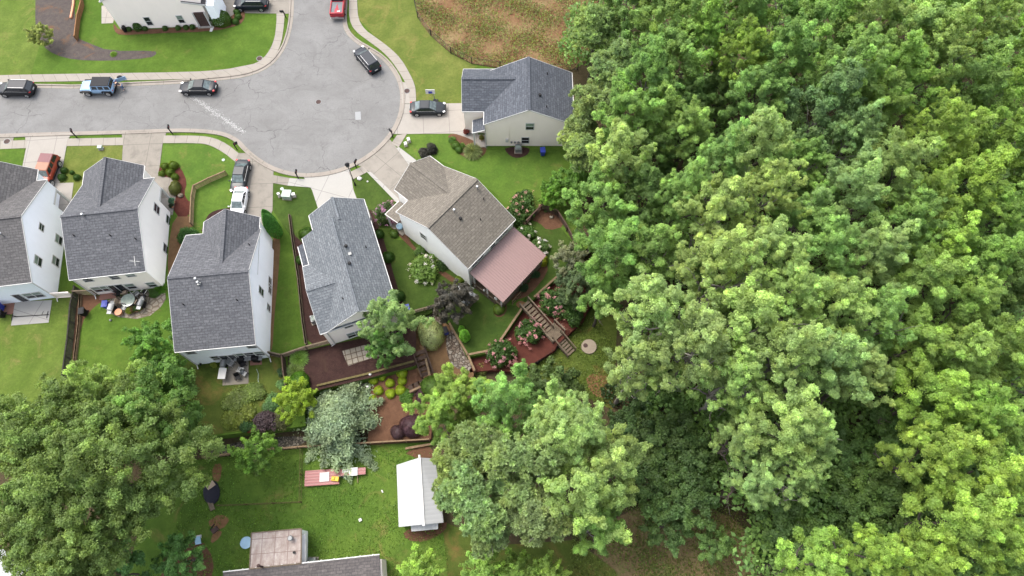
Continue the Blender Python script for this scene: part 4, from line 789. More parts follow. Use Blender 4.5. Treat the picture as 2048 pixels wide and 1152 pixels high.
fence([(580, 432), (586, 480), (598, 560), (606, 640), (613, 690)], 0, .35, M['wood_grey'], 'low weathered edging between grass strip and dark mulch bed', 'timber')
fence([(569, 716), (616, 700), (662, 688)], 0, 1.3, M['wood_grey'], 'weathered slat fence from the white house yard to the cream gable', 'rail')
fence([(544, 712), (570, 718)], 0, 1.5, M['wood_grey'], 'short plank gate between white house and slat fence', 'plank')
fence([(570, 718), (573, 750), (581, 800)], 0, 1.5, M['wood_dark'], 'brown plank fence down the left side of the mulch yard', 'plank')
fence([(348, 735), (367, 775), (366, 812)], 0, 1.4, M['wood_grey'], 'weathered fence at the left of the white house yard, half under leaves', 'plank')
fence([(158, -30), (168, 12), (160, 40), (155, 82)], 0, .95, M['wood_orange'], 'orange plank fence between grey mulch bed and front lawn', 'plank')
fence([(829, -30), (829, 5), (836, 36), (862, 72), (902, 107), (944, 128), (1000, 136), (1090, 141), (1155, 140)], 0, 1.2, M['grey'], 'black post wire mesh fence round the overgrown field', 'mesh', 3.0, wire=M['wood_black'])
fence([(1052, 452), (1083, 420), (1114, 432), (1133, 462), (1149, 494), (1158, 520)], 0, 1.4, M['wood_dark'], 'brown plank fence in the corner right of the pink roof', 'rail', 2.2)
fence([(1158, 520), (1175, 545), (1180, 580)], MID, 1.4, M['wood_dark'], 'lower stretch of brown fence under the trees', 'rail', 2.2)
fence([(414, 918), (500, 905), (600, 897), (720, 890), (860, 882)], LOW, 1.1, M['wood'], 'long light brown rail fence above the lower lawn', 'rail', 2.4)
fence([(432, 872), (612, 852)], LOW, 1.75, M['wood_moss'], 'mossy timber retaining wall below the white house yard', 'timber', name='retaining_wall', cat='retaining wall')
fence([(612, 852), (606, 795), (642, 779)], LOW, 1.75, M['wood_moss'], 'short mossy timber wall turning uphill beside the blue-green cedar', 'timber', name='retaining_wall', cat='retaining wall')
fence([(642, 779), (735, 757), (832, 731)], LOW + .2, 1.7, M['wood_moss'], 'mossy timber wall between dark mulch yard and clipped yellow bushes', 'timber', name='retaining_wall', cat='retaining wall')
fence([(900, 652), (916, 680), (936, 714), (950, 746)], MID, 1.0, M['wood'], 'tan timber wall between river stones and lawn', 'timber', name='retaining_wall', cat='retaining wall')
fence([(934, 715), (980, 706)], MID, 1.0, M['wood'], 'short tan timber wall at the low corner of the lawn', 'timber', name='retaining_wall', cat='retaining wall')
fence([(978, 706), (1003, 683), (1048, 616)], MID, 1.0, M['wood'], 'tan timber edge between lawn and pink flowering bed, below the steps', 'timber', name='retaining_wall', cat='retaining wall')
fence([(1068, 600), (1125, 549)], MID, 1.0, M['wood'], 'tan timber edge between lawn and pink flowering bed, above the steps', 'timber', name='retaining_wall', cat='retaining wall')
fence([(1036, 748), (1075, 728), (1104, 706), (1118, 692), (1150, 655)], LOW, 1.0, M['wood_black'], 'dark picket edging round the foot of the flower terrace', 'picket', 4)
fence([(828, 628), (872, 616)], 0, 1.0, M['wood_grey'], 'short weathered rail fence by the blue bin', 'rail', 1.5)
fence([(605, 896), (604, 950), (603, 1005), (440, 1012)], LOW, .9, M['wood_moss'], 'thin greenish wire garden fence on the lower lawn', 'mesh', 3.0)
fence([(812, 898), (868, 888)], LOW, .3, M['wood'], 'loose boards laid above the white shed', 'timber', 5)
fence([(150, -20), (148, 12), (143, 38)], 0, .25, M['terracotta'], 'row of pale landscaping blocks on the grey mulch bed', 'timber', 8, cat='border')
# ------------------------------------------------------------------ steps
def stairs(name, top, bot, wdt, z0, z1, n, label, mat=M['wood_grey'], rails=True, landing=None, rise_rail=.9):
    a = at(*top, z0); b = at(*bot, z1); o = Vector((a.x, a.y, 0)); e = empty(name, (a.x, a.y, z1), 0, label, 'steps')
    a = a - Vector(e.location); b = b - Vector(e.location); d = Vector((b.x - a.x, b.y - a.y, 0)); L = d.length; d /= L; s = Vector((-d.y, d.x, 0))
    for k in range(n):
        z = a.z + (b.z - a.z) * (k + .5) / n; p = a + d * (L * (k + .5) / n); p.z = z
        MB().bar(p - s * wdt / 2, p + s * wdt / 2, L / n * .72, .05).build('tread', mat, e)
    for sd in (-1, 1):
        m = MB().bar(a + s * sd * wdt / 2 - Vector((0, 0, .12)), b + s * sd * wdt / 2 - Vector((0, 0, .12)), .05, .26); m.build('stringer', mat, e)
        if rails:
            m = MB().bar(a + s * sd * (wdt / 2 + .06) + Vector((0, 0, rise_rail)), b + s * sd * (wdt / 2 + .06) + Vector((0, 0, rise_rail)), .13, .05)
            for k in range(int(L / .16)):
                p = a.lerp(b, (k + .5) / int(L / .16)) + s * sd * (wdt / 2 + .05); m.bar(p - Vector((0, 0, .1)), p + Vector((0, 0, rise_rail)), .04, .04, d)
            m.build('handrail', mat, e)
            for p in (a, b): MB().bar(p + s * sd * (wdt / 2 + .06) - Vector((0, 0, .2)), p + s * sd * (wdt / 2 + .06) + Vector((0, 0, rise_rail + .1)), .1, .1, d).build('post', mat, e)
    return e, a, b, d, s
stairs('deck_steps', (1048, 606), (1098, 663), 1.15, .25, -.7, 9, 'upper flight of weathered wooden steps from the porch gate down the red bed')
e, a, b, d, s = stairs('deck_steps', (1113, 672), (1143, 708), 1.15, -.75, LOW + .1, 7, 'lower flight of weathered wooden steps ending on the grass')
c = at(1107, 665, -.72); l = empty('landing', (c.x, c.y, LOW), 0, 'square wooden landing between the two flights of steps', 'deck'); an = math.atan2(d.y, d.x)
m = MB()
for k in range(9): m.cbox((math.cos(an) * (k - 4) * .19, math.sin(an) * (k - 4) * .19, 1.06), .17, 1.9, .05, an)
m.build('boards', M['wood_grey'], l)
for i, j in ((-1, -1), (1, -1), (1, 1), (-1, 1)):
    p = Vector((math.cos(an) * i * .85 - math.sin(an) * j * .95, math.sin(an) * i * .85 + math.cos(an) * j * .95, 0)); MB().bar(p, p + Vector((0, 0, 2.0)), .11, .11, Vector((1, 0, 0))).build('post', M['wood_grey'], l)
for j in (-1, 1):
    p = Vector((-math.sin(an) * j * .97, math.cos(an) * j * .97, 1.98)); q = Vector((math.cos(an), math.sin(an), 0)) * .9; MB().bar(p - q, p + q, .14, .05).bar(p - q - Vector((0, 0, .4)), p + q - Vector((0, 0, .4)), .05, .1).build('handrail', M['wood_grey'], l)
c = at(1033, 600, 0); g_ = empty('porch_gate', (c.x, c.y, 0), R(50), 'pale wooden gate frame at the top of the garden steps', 'gate')
MB().box(-.8, -.04, .0, -.7, .04, 1.2).box(.7, -.04, 0, .8, .04, 1.2).build('posts', M['wood'], g_)
MB().box(-.7, -.03, .2, .7, .03, .28).box(-.7, -.03, 1.0, .7, .03, 1.08).box(-.04, -.03, .2, .04, .03, 1.08).build('gate_frame', M['wood'], g_)
stairs('garden_steps', (838, 700), (856, 752), 1.3, -.05, MID - .1, 5, 'dark wooden garden steps beside the straw slope', M['wood_dark'], True, None, .55)
stairs('garden_steps', (852, 768), (818, 783), 1.3, MID + .08, MID - .08, 3, 'short lower run of dark garden steps above the boxwoods', M['wood_dark'], False)
fence([(846, 694), (856, 735), (863, 766), (820, 786)], MID, .5, M['wood'], 'tan capped timber wall wrapped round the garden steps', 'timber', 3, name='retaining_wall', cat='retaining wall')
# ------------------------------------------------------------------ vehicles
def wheel(parent, x, y, r, wd=.22, side=1):
    e = empty('wheel', (x, y, r)); e.parent = parent
    MB().cyl((0, -wd / 2, 0), (0, wd / 2, 0), r, r, 22).build('tyre', M['rubber'], e)
    m = MB().cyl((0, side * wd * .3, 0), (0, side * (wd / 2 + .012), 0), r * .66, r * .66, 18); m.build('rim', M['rim'], e)
    m = MB()
    for k in range(5): a = 2 * math.pi * k / 5; m.cbox((math.cos(a) * r * .36, side * (wd / 2 + .018), math.sin(a) * r * .36), .05, .012, .05)
    m.cyl((0, side * wd / 2, 0), (0, side * (wd / 2 + .03), 0), .05, .05, 8); m.build('hub', M['dark'], e)
    return e
def car(name, u, v, heading, L, Wd, H, kind, paint, label, group=None, roofmat=None, z=0.05, glass_tint=None):
    p = at(u, v, z); e = empty(name, (p.x, p.y, z), heading, label, {'suv': 'car', 'sedan': 'car', 'jeep': 'jeep', 'pickup': 'pickup truck', 'box': 'off-road car'}[kind], group)
    wr = .33 if kind in ('sedan', 'suv') else .41
    hw = Wd / 2; x0, x1 = -L / 2, L / 2
    # (t along length rear->front, half width factor, lower z, shoulder z)
    if kind == 'sedan': st = [(0, .70, .42, .80), (.02, .86, .30, .93), (.07, .96, .22, .99), (.16, 1, .20, 1.01), (.30, 1, .19, .97), (.5, 1, .19, .94), (.68, 1, .19, .93), (.80, .99, .2, .86), (.90, .95, .22, .78), (.96, .86, .26, .70), (1, .66, .36, .56)]
    elif kind == 'suv': st = [(0, .80, .45, .98), (.02, .91, .34, 1.06), (.06, .98, .27, 1.10), (.16, 1, .25, 1.09), (.30, 1, .24, 1.06), (.5, 1, .24, 1.04), (.66, 1, .24, 1.03), (.78, .99, .25, .99), (.89, .96, .27, .92), (.96, .87, .32, .82), (1, .66, .42, .66)]
    else: st = [(0, .94, .5, 1.12), (.01, .97, .45, 1.15), (.1, 1, .42, 1.16), (.3, 1, .42, 1.15), (.5, 1, .42, 1.14), (.64, 1, .42, 1.13), (.68, .95, .42, 1.12), (.8, .92, .44, 1.10), (.93, .90, .46, 1.06), (.99, .86, .5, 1.0), (1, .82, .52, .92)]
    if kind == 'box': st = [(a, b_ if a < .6 else min(1, b_ + .05), c_, d_) for a, b_, c_, d_ in st]
    ring = lambda w_, a, b_: [(w_ * .86, a), (w_ * .99, a + .10), (w_, (a + b_) / 2), (w_ * .985, b_ - .13), (w_ * .93, b_ - .035), (w_ * .70, b_), (0, b_ + .025), (-w_ * .70, b_), (-w_ * .93, b_ - .035), (-w_ * .985, b_ - .13), (-w_, (a + b_) / 2), (-w_ * .99, a + .10), (-w_ * .86, a)]
    V = []; F = []; nr = 13
    for t, wf, a, b_ in st: V += [(x0 + L * t, y, zz) for y, zz in ring(hw * wf, a, b_)]
    for i in range(len(st) - 1):
        for j in range(nr): k = (j + 1) % nr; F.append((i * nr + j, i * nr + k, (i + 1) * nr + k, (i + 1) * nr + j))
    F.append(tuple(reversed(range(nr)))); F.append(tuple((len(st) - 1) * nr + j for j in range(nr)))
    F = [tuple(reversed(f)) for f in F]
    body = MB(); body.mesh(V, F, True)
    bo = body.build('body', paint, e)
    fr, rr = x0 + L * .81, x0 + L * .19
    if kind == 'pickup': fr, rr = x0 + L * .82, x0 + L * .22
    # dark wheel arches
    ar = MB()
    for wx in (fr, rr):
        for sy in (-1, 1): ar.cyl((wx, sy * (hw - .03), wr), (wx, sy * (hw + .004), wr), wr * 1.2, wr * 1.2, 20)
    if kind == 'jeep':
        for wx in (fr, rr):
            for sy in (-1, 1): ar.cbox((wx, sy * (hw + .03), .93), 1.1, .28, .07); ar.cbox((wx + .58, sy * (hw + .03), .8), .07, .28, .28); ar.cbox((wx - .58, sy * (hw + .03), .8), .07, .28, .28)
        ar.cbox((x1 + .08, 0, .6), .18, Wd * .95, .2); ar.cbox((x0 - .05, 0, .6), .16, Wd * .95, .2)
    if kind == 'box': ar.cbox((x1 + .04, 0, .6), .14, Wd * .95, .16); ar.cbox((x0 - .04, 0, .6), .14, Wd * .95, .16); ar.cbox((0, -hw - .06, .42), L * .38, .12, .06); ar.cbox((0, hw + .06, .42), L * .38, .12, .06)
    ar.build('wheel_arches', M['dark'], e)
    for wx in (fr, rr):
        for sy in (-1, 1): wheel(e, wx, sy * (hw - .10 + (.06 if kind in ('jeep', 'box') else 0)), wr, .22 if kind in ('sedan', 'suv') else .28, sy)
    # cabin: bottom ring and roof ring, rear to front
    G = {'sedan': (.13, .30, .56, .74, .90, .72, .95), 'suv': (.015, .10, .60, .76, .93, .78, 1.06), 'jeep': (.03, .04, .60, .655, .96, .86, 1.14), 'box': (.0, .06, .60, .71, .96, .84, 1.14), 'pickup': (.44, .455, .60, .72, .93, .76, 1.12)}[kind]
    b0, r0, r1, b1 = [x0 + L * q for q in G[:4]]; wb = hw * G[4]; wt = hw * G[5]; zb = G[6]; zt = H - .05
    if kind == 'sedan': zr = zt
    def cab(mb, ins=0.0, sm=False):
        bt = [(b0, -wb, zb), (b1, -wb * .96, zb - .02), (b1, wb * .96, zb - .02), (b0, wb, zb)]; tp = [(r0, -wt, zt), (r1, -wt, zt), (r1, wt, zt), (r0, wt, zt)]
        return bt, tp
    bt, tp = cab(None); m = MB(); m.mesh(bt + tp, [(0, 1, 5, 4), (1, 2, 6, 5), (2, 3, 7, 6), (3, 0, 4, 7), (4, 5, 6, 7)])
    m.build('cabin', paint, e, bevel=.035)
    def pane(nm, q, ins=(.07, .07), off=.014, mt=None):
        q = [Vector(x) for x in q]; cx, cy = ins; f = lambda s_, t_: (q[0] * (1 - s_) + q[1] * s_) * (1 - t_) + (q[3] * (1 - s_) + q[2] * s_) * t_
        a = [f(cx, cy), f(1 - cx, cy), f(1 - cx, 1 - cy), f(cx, 1 - cy)]; n = (a[1] - a[0]).cross(a[2] - a[1]).normalized()
        b_ = [x + n * off for x in a]; a = [x - n * .01 for x in a]; mm = MB(); mm.mesh(b_ + a, [(0, 1, 2, 3), (7, 6, 5, 4), (0, 4, 5, 1), (1, 5, 6, 2), (2, 6, 7, 3), (3, 7, 4, 0)])
        return mm.build(nm, mt or M['glass'], e)
    gt = glass_tint or M['windshield']
    pane('windscreen', [bt[1], bt[2], tp[2], tp[1]], (.05, .04), mt=gt); pane('rear_window', [bt[3], bt[0], tp[0], tp[3]], (.07, .08), mt=M['windshield'] if kind == 'sedan' else M['glass'])
    def sidew(sy, lo, hi):
        A, B, C, D_ = (bt[0], bt[1], tp[1], tp[0]) if sy < 0 else (bt[2], bt[3], tp[3], tp[2])
        A, B, C, D_ = map(Vector, (A, B, C, D_)); 
        if sy > 0: lo, hi = 1 - hi, 1 - lo
        q = [A.lerp(B, lo), A.lerp(B, hi), D_.lerp(C, hi), D_.lerp(C, lo)]; pane('side_window', q, (.04, .13))
    segs = {'sedan': ((.04, .26), (.27, .56), (.57, .93)), 'suv': ((.05, .26), (.27, .58), (.59, .93)), 'jeep': ((.02, .28), (.33, .60), (.65, .92)), 'box': ((.04, .40), (.46, .66), (.70, .93)), 'pickup': ((.08, .48), (.52, .92))}[kind]
    for sy in (-1, 1):
        for lo, hi in segs: sidew(sy, lo, hi)
    # roof skin
    rm = MB().mesh([(r0, -wt, zt), (r1, -wt, zt), (r1, wt, zt), (r0, wt, zt), (r0 + .06, -wt * .9, zt + .045), (r1 - .06, -wt * .9, zt + .045), (r1 - .06, wt * .9, zt + .045), (r0 + .06, wt * .9, zt + .045)], [(0, 1, 5, 4), (1, 2, 6, 5), (2, 3, 7, 6), (3, 0, 4, 7), (4, 5, 6, 7)])
    rm.build('roof', roofmat or paint, e)
    if kind == 'suv':
        for sy in (-1, 1): MB().bar((r0 + .15, sy * wt * .92, zt + .07), (r1 - .2, sy * wt * .92, zt + .07), .04, .04).build('roof_rail', M['chrome'], e)
    if kind in ('sedan', 'suv'):
        for sy in (-1, 1): MB().bar((b0 + .35, sy * (wb + .012), zb + .02), (b1 - .25, sy * (wb * .975 + .012), zb + .01), .02, .035).build('trim', M['chrome'], e)
    for sy in (-1, 1):
        MB().ball((b1 - .18, sy * (hw + .10), zb + .1), .09, .13, .08).build('mirror', paint, e)
        hz = {'sedan': .70, 'suv': .84}.get(kind, .85); hx = x1 - (.16 if kind in ('sedan', 'suv') else .02)
        if kind in ('sedan', 'suv'): MB().cbox((x1 - .24, sy * hw * .74, hz), .34, .26, .10, sy * -.5).build('headlight', M['chrome'], e, bevel=.02)
        else: MB().cyl((hx - .05, sy * hw * .62, hz), (hx + .04, sy * hw * .62, hz), .12, .12, 14).build('headlight', M['chrome'], e)
        tz = {'sedan': .88, 'suv': 1.0, 'pickup': .95}.get(kind, .95)
        MB().cbox((x0 + (.16 if kind in ('sedan', 'suv') else .03), sy * hw * .82, tz), .26 if kind in ('sedan', 'suv') else .1, .22, .13, sy * .35 if kind in ('sedan', 'suv') else 0).build('tail_light', M['tail'], e, bevel=.02)
    MB().cbox((x0 - .015, 0, .80 if kind != 'pickup' else .62), .03, .46, .14).build('number_plate', M['white'], e)
    if kind in ('sedan', 'suv'):
        MB().cbox((x1 - .05, 0, .52), .1, hw * 1.1, .14).build('grille', M['dark'], e)
        MB().bar((x0 + .05, -hw * .8, .36), (x0 + .05, hw * .8, .36), .14, .1).build('bumper', M['dark'], e)
    if kind == 'pickup':
        # bed: dark liner set into the body with painted rails standing proud
        bx0, bx1 = x0 + .22, x0 + L * .415; t = MB(); t.box(bx0, -hw * .80, 1.15, bx1, hw * .80, 1.172); t.build('bed_liner', M['liner'], e)
        m = MB(); m.box(x0 + .02, -hw * .97, .9, bx0 + .02, hw * .97, 1.32).box(bx0, -hw * .97, .95, bx1 + .05, -hw * .80, 1.32).box(bx0, hw * .80, .95, bx1 + .05, hw * .97, 1.32); m.build('bed_sides', paint, e, bevel=.03)
        MB().cbox((x0 - .08, 0, .55), .2, Wd * .92, .2).build('bumper', M['chrome'], e)
        MB().box(x0 + .4, -.5, 1.17, x0 + .6, -.1, 1.25).build('box', M['white'], e)
    return e
M['windshield'] = m_plain('windscreen_glass', (0.10, 0.13, 0.13), 0.08, var=0.5, sc=2.5, spec=0.45)
M['tail'] = m_plain('red_lens', (0.40, 0.03, 0.03), 0.25); M['liner'] = m_plain('bed_liner', (0.11, 0.115, 0.12), 0.7)
for n_, c_ in (('black', (0.008, 0.009, 0.012)), ('charcoal', (0.014, 0.017, 0.02)), ('navy', (0.007, 0.01, 0.016)), ('pearl', (0.85, 0.85, 0.86)), ('lightblue', (0.36, 0.56, 0.80)), ('redp', (0.50, 0.025, 0.045)), ('brickred', (0.36, 0.065, 0.035))):
    M['p_' + n_] = m_plain('paint_' + {'redp': 'red', 'lightblue': 'light_blue', 'brickred': 'brick_red'}.get(n_, n_), c_, 0.4, var=0.03, coat=0.16, spec=0.22)
M['softtop'] = m_plain('soft_top', (0.016, 0.016, 0.018), 0.8); M['faded'] = m_plain('faded_orange_roof', (0.50, 0.24, 0.15), 0.5, var=.08); M['maroon'] = m_plain('maroon_roof', (0.26, 0.09, 0.10), 0.5, var=.08)
car('parked_car', 39, 184, R(179), 4.75, 1.9, 1.66, 'suv', M['p_black'], 'black SUV parked at the kerb, leftmost car on the street')
jp = car('parked_jeep', 203, 181, R(180), 4.35, 1.85, 1.85, 'jeep', M['p_lightblue'], 'light blue jeep with black soft top and its tailgate swung open', roofmat=M['softtop'])
# open tailgate with spare wheel
tg = empty('tailgate', (-2.2, -.85, .75), R(205)); tg.parent = jp
MB().box(0, -.03, -.15, 1.35, .03, .45).build('panel', M['p_lightblue'], tg)
m = MB().cyl((.65, .04, .2), (.65, .28, .2), .40, .40, 20); m.build('spare_tyre', M['rubber'], tg)
car('parked_car', 400, 181, R(180), 4.9, 1.85, 1.46, 'sedan', M['p_black'], 'black sedan parked at the kerb above the white spill')
rt = car('pickup_truck', 671, 2, R(91), 5.6, 1.95, 1.85, 'pickup', M['p_redp'], 'red pickup truck with open grey bed at the top edge')
p_ = at(673, 36, .8); rt.location = (p_.x - .02, p_.y + 3.05, .05)
car('parked_car', 736, 126, R(127), 4.75, 1.9, 1.68, 'suv', M['p_navy'], 'black SUV parked at an angle in the cul-de-sac bulb')
car('parked_car', 857, 222, R(1), 4.75, 1.83, 1.46, 'sedan', M['p_charcoal'], 'charcoal sedan on the driveway under the basketball hoop')
car('parked_car', 484, 358, R(-92), 4.75, 1.85, 1.46, 'sedan', M['p_charcoal'], 'dark grey sedan on the stained driveway, nose to nose with the white car', glass_tint=M['sky_glass'] if 'sky_glass' in M else None)
car('parked_car', 482, 410, R(-91), 4.2, 1.76, 1.44, 'sedan', M['p_pearl'], 'white car half hidden behind the gabled roof')
car('parked_car', 505, 14, R(180), 4.8, 1.9, 1.68, 'suv', M['p_navy'], 'dark SUV on the corner house driveway at the top edge')
bx = car('off_road_car', 101, 350, R(-94), 4.6, 1.85, 1.85, 'box', M['p_brickred'], 'brick red boxy off-road car with faded orange and maroon roof', roofmat=M['faded'])
MB().box(-2.0, -.78, 1.84, -.72, .78, 1.865).build('roof_panel', M['maroon'], bx)
# ------------------------------------------------------------------ person leaning into the jeep
def person():
    p = jp.matrix_basis @ Vector((-3.0, -.15, 0)); e = empty('person', (p.x, p.y, .0), R(180), 'person in dark clothes bending into the open back of the light blue jeep', 'person')
    def skin(nm, V, E, Rr, mat, root=0, sub=1):
        me = bpy.data.meshes.new(nm); me.from_pydata(V, E, []); o = bpy.data.objects.new(nm, me); col.objects.link(o); o.parent = e
        o.modifiers.new('skin', 'SKIN'); me.skin_vertices.new() if not me.skin_vertices else None
        for i, r in enumerate(Rr): me.skin_vertices[0].data[i].radius = (r, r)
        me.skin_vertices[0].data[root].use_root = True
        s_ = o.modifiers.new('sub', 'SUBSURF'); s_.levels = sub; s_.render_levels = sub; me.materials.append(mat); return o
    # pelvis, spine, neck, head, arms with fingers, legs (facing +x)
    V = [(0, 0, .95), (.16, 0, 1.12), (.38, 0, 1.28), (.50, 0, 1.35), (.62, 0, 1.40)]; E = [(0, 1), (1, 2), (2, 3), (3, 4)]; Rr = [.15, .14, .16, .07, .10]
    for s_ in (-1, 1):
        n = len(V); V += [(.40, s_ * .19, 1.30), (.58, s_ * .24, 1.08), (.80, s_ * .20, 1.00), (.88, s_ * .19, .99)]; E += [(2, n), (n, n + 1), (n + 1, n + 2), (n + 2, n + 3)]; Rr += [.07, .05, .036, .035]
        h_ = n + 3
        for k, (dy, ln) in enumerate(((-.03, .075), (-.01, .09), (.012, .085), (.032, .065))):
            m_ = len(V); V += [(.93, s_ * .19 + dy, .985), (.93 + ln, s_ * .19 + dy * 1.2, .95)]; E += [(h_, m_), (m_, m_ + 1)]; Rr += [.009, .008]
        m_ = len(V); V += [(.90, s_ * .145, .975)]; E += [(h_, m_)]; Rr += [.01]
        n = len(V); V += [(-.02, s_ * .11, .86), (.02, s_ * .13, .48), (-.06, s_ * .13, .09), (.10, s_ * .14, .04)]; E += [(0, n), (n, n + 1), (n + 1, n + 2), (n + 2, n + 3)]; Rr += [.10, .065, .042, .04]
    skin('body', V, E, Rr, M['skin'])
    skin('shirt', [(.02, 0, 1.0), (.17, 0, 1.14), (.38, 0, 1.29), (.41, .19, 1.30), (.50, .225, 1.18), (.41, -.19, 1.30), (.50, -.225, 1.18)], [(0, 1), (1, 2), (2, 3), (3, 4), (2, 5), (5, 6)], [.165, .165, .175, .09, .075, .09, .075], M['cloth'])
    skin('trousers', [(0, 0, .95), (-.02, .11, .84), (.02, .13, .48), (-.05, .13, .16), (-.02, -.11, .84), (.02, -.13, .48), (-.05, -.13, .16)], [(0, 1), (1, 2), (2, 3), (0, 4), (4, 5), (5, 6)], [.17, .12, .085, .065, .12, .085, .065], M['jeans'])
    MB().ball((.62, 0, 1.46), .11, .10, .09).build('hair', M['hair'], e)
    MB().ball((.70, .035, 1.385), .014, .014, .014).ball((.70, -.035, 1.385), .014, .014, .014).ball((.73, 0, 1.36), .02, .015, .02).build('face', M['skin'], e)
person()
# ------------------------------------------------------------------ street furniture and yard things
def mailbox(bu, bv, rot, label, z=0.03):
    p = at(bu, bv, z); e = empty('mailbox', (p.x, p.y, z), rot, label, 'mailbox', 'black mailboxes along the kerb')
    MB().bar((0, 0, 0), (0, 0, 1.2), .11, .11, Vector((0, 1, 0))).cbox((0, .2, .95), .06, .5, .06).build('post', M['dark'], e)
    m = MB().box(-.11, -.02, 1.16, .11, .5, 1.3); m.cyl((0, -.02, 1.3), (0, .5, 1.3), .11, .11, 14); m.build('box', M['dark'], e)
    MB().box(.115, .1, 1.2, .125, .14, 1.45).build('flag', M['tail'], e); MB().ball((0, 0, 1.25), .07, .07, .08).build('finial', M['dark'], e)
for bu, bv, rz, lb in ((154, 275, R(25), 'black mailbox on the verge by the first driveway'), (345, 268, R(10), 'black mailbox on the verge left of the front lawn with red mulch'), (474, 299, R(-60), 'black mailbox on the kerb corner above the dark sedan'),
                       (597, 357, R(0), 'black mailbox left of the bright white driveway'), (713, 336, R(-20), 'black mailbox close to the street lamp'), (786, 275, R(40), 'black mailbox right of the stained driveway'), (572, 36, R(90), 'black mailbox beside the corner house driveway')):
    mailbox(bu, bv, rz, lb)
p = at(710.5, 370, .03); e = empty('street_lamp', (p.x, p.y, .03), 0, 'black post lamp standing on the wedge of lawn by the white driveway', 'street lamp')
MB().cyl((0, 0, 0), (0, 0, .5), .13, .09).cyl((0, 0, .5), (0, 0, 4.2), .06, .05).build('post', M['dark'], e)
MB().cyl((0, 0, 4.2), (0, 0, 4.3), .1, .24).cyl((0, 0, 4.62), (0, 0, 4.85), .3, .08).build('lantern_frame', M['dark'], e); MB().cyl((0, 0, 4.3), (0, 0, 4.62), .18, .24).build('glass', M['windshield'], e)
# basketball hoop
p = at(871, 205, .03); e = empty('basketball_hoop', (p.x, p.y, .03), 0, 'portable basketball hoop with white backboard beside the charcoal sedan', 'basketball hoop')
MB().box(-.35, -.55, 0, .35, .45, .16).build('base', M['dark'], e, bevel=.04)
MB().bar((0, -.2, .1), (-.1, .1, 2.3), .09, .09, Vector((0, 1, 0))).bar((-.1, .1, 2.3), (-.3, -.5, 2.9), .07, .07).bar((-.1, .25, 1.5), (-.25, -.3, 2.75), .05, .05).build('pole', M['grey'], e)
hb = MB().cbox((-.35, -.62, 2.95), 1.2, .06, .8); hb.build('backboard', M['white'], e)
MB().cbox((-.35, -.66, 2.85), .5, .03, .36).build('target_square', M['blue'], e)
m = MB()
for k in range(16): a0, a1 = 2 * math.pi * k / 16, 2 * math.pi * (k + 1) / 16; m.cyl((-.35 + .22 * math.cos(a0), -.92 + .22 * math.sin(a0), 2.68), (-.35 + .22 * math.cos(a1), -.92 + .22 * math.sin(a1), 2.68), .015, n=5)
m.build('rim', M['wood_orange'], e)
def utility(u, v, sx, sy, sz, mat, label, rz=0, name='utility_box', cat='utility box', z=.03):
    p = at(u, v, z); e = empty(name, (p.x, p.y, z), rz, label, cat)
    MB().box(-sx / 2 - .06, -sy / 2 - .06, 0, sx / 2 + .06, sy / 2 + .06, .08).build('pad', M['patio'], e)
    MB().box(-sx / 2, -sy / 2, .08, sx / 2, sy / 2, sz).build('cabinet', mat, e, bevel=.03); MB().box(-sx / 2 - .02, -sy / 2 - .02, sz, sx / 2 + .02, sy / 2 + .02, sz + .05).build('lid', mat, e)
utility(576, 393, 1.05, 1.0, .75, M['green_box'], 'large pale green transformer box on the lawn', R(-4))
utility(560, 393, .3, .25, .7, M['white'], 'small white pedestal left of the green transformer', .4); utility(589, 393, .35, .35, .6, M['white'], 'small white pedestal right of the green transformer', .2)
utility(818, 283, .32, .45, .55, M['white'], 'white utility pedestal on the lawn corner, upper of the two', R(20)); utility(812, 291, .32, .4, .5, M['white'], 'white utility pedestal on the lawn corner, lower of the two', R(20))
utility(203, 298, .5, .4, .5, M['green_box'], 'pale green utility box on the patchy lawn between driveways', 0)
p = at(564, 378, .03); MBo = MB().cyl((p.x, p.y, .03), (p.x, p.y, .1), .22, .22, 16).build('valve_cover', M['green_box']); tag(MBo, 'flat round green valve cover above the transformer', 'cover')
p = at(447, 320, .03); tag(MB().cyl((p.x, p.y, .03), (p.x, p.y, .09), .2, .2, 16).build('valve_cover', M['green_box']), 'round green valve cover in the lawn near the dark sedan', 'cover')
def stone(u, v, r, z, mat, label, name='rock', cat='rock'):
    p = at(u, v, z + r * .3); o = MB().ball((0, 0, 0), r, r * .85, r * .6, 9, 6); rs = random.Random(int(u * 7 + v))
    o.v = [tuple(c * (1 + .15 * rs.uniform(-1, 1)) for c in q) for q in o.v]; b = o.build(name, mat); b.location = (p.x, p.y, z + r * .3); tag(b, label, cat)
stone(719, 357, .32, .03, M['white'], 'white boulder near the street lamp base'); stone(735, 363, .13, .03, M['white'], 'small white stone in the lawn wedge')
stone(1103, 434, .28, .03, M['flag'], 'pale rock in the triangle of mulch'); stone(361, 391, .38, .03, M['flag'], 'brown boulder at the end of the scalloped mulch bed'); stone(740, 748, .2, .03, M['white'], 'white stone on the timber wall by the yellow bushes'); stone(735, 773, .16, MID, M['white'], 'white stone at the left of the yellow bushes')
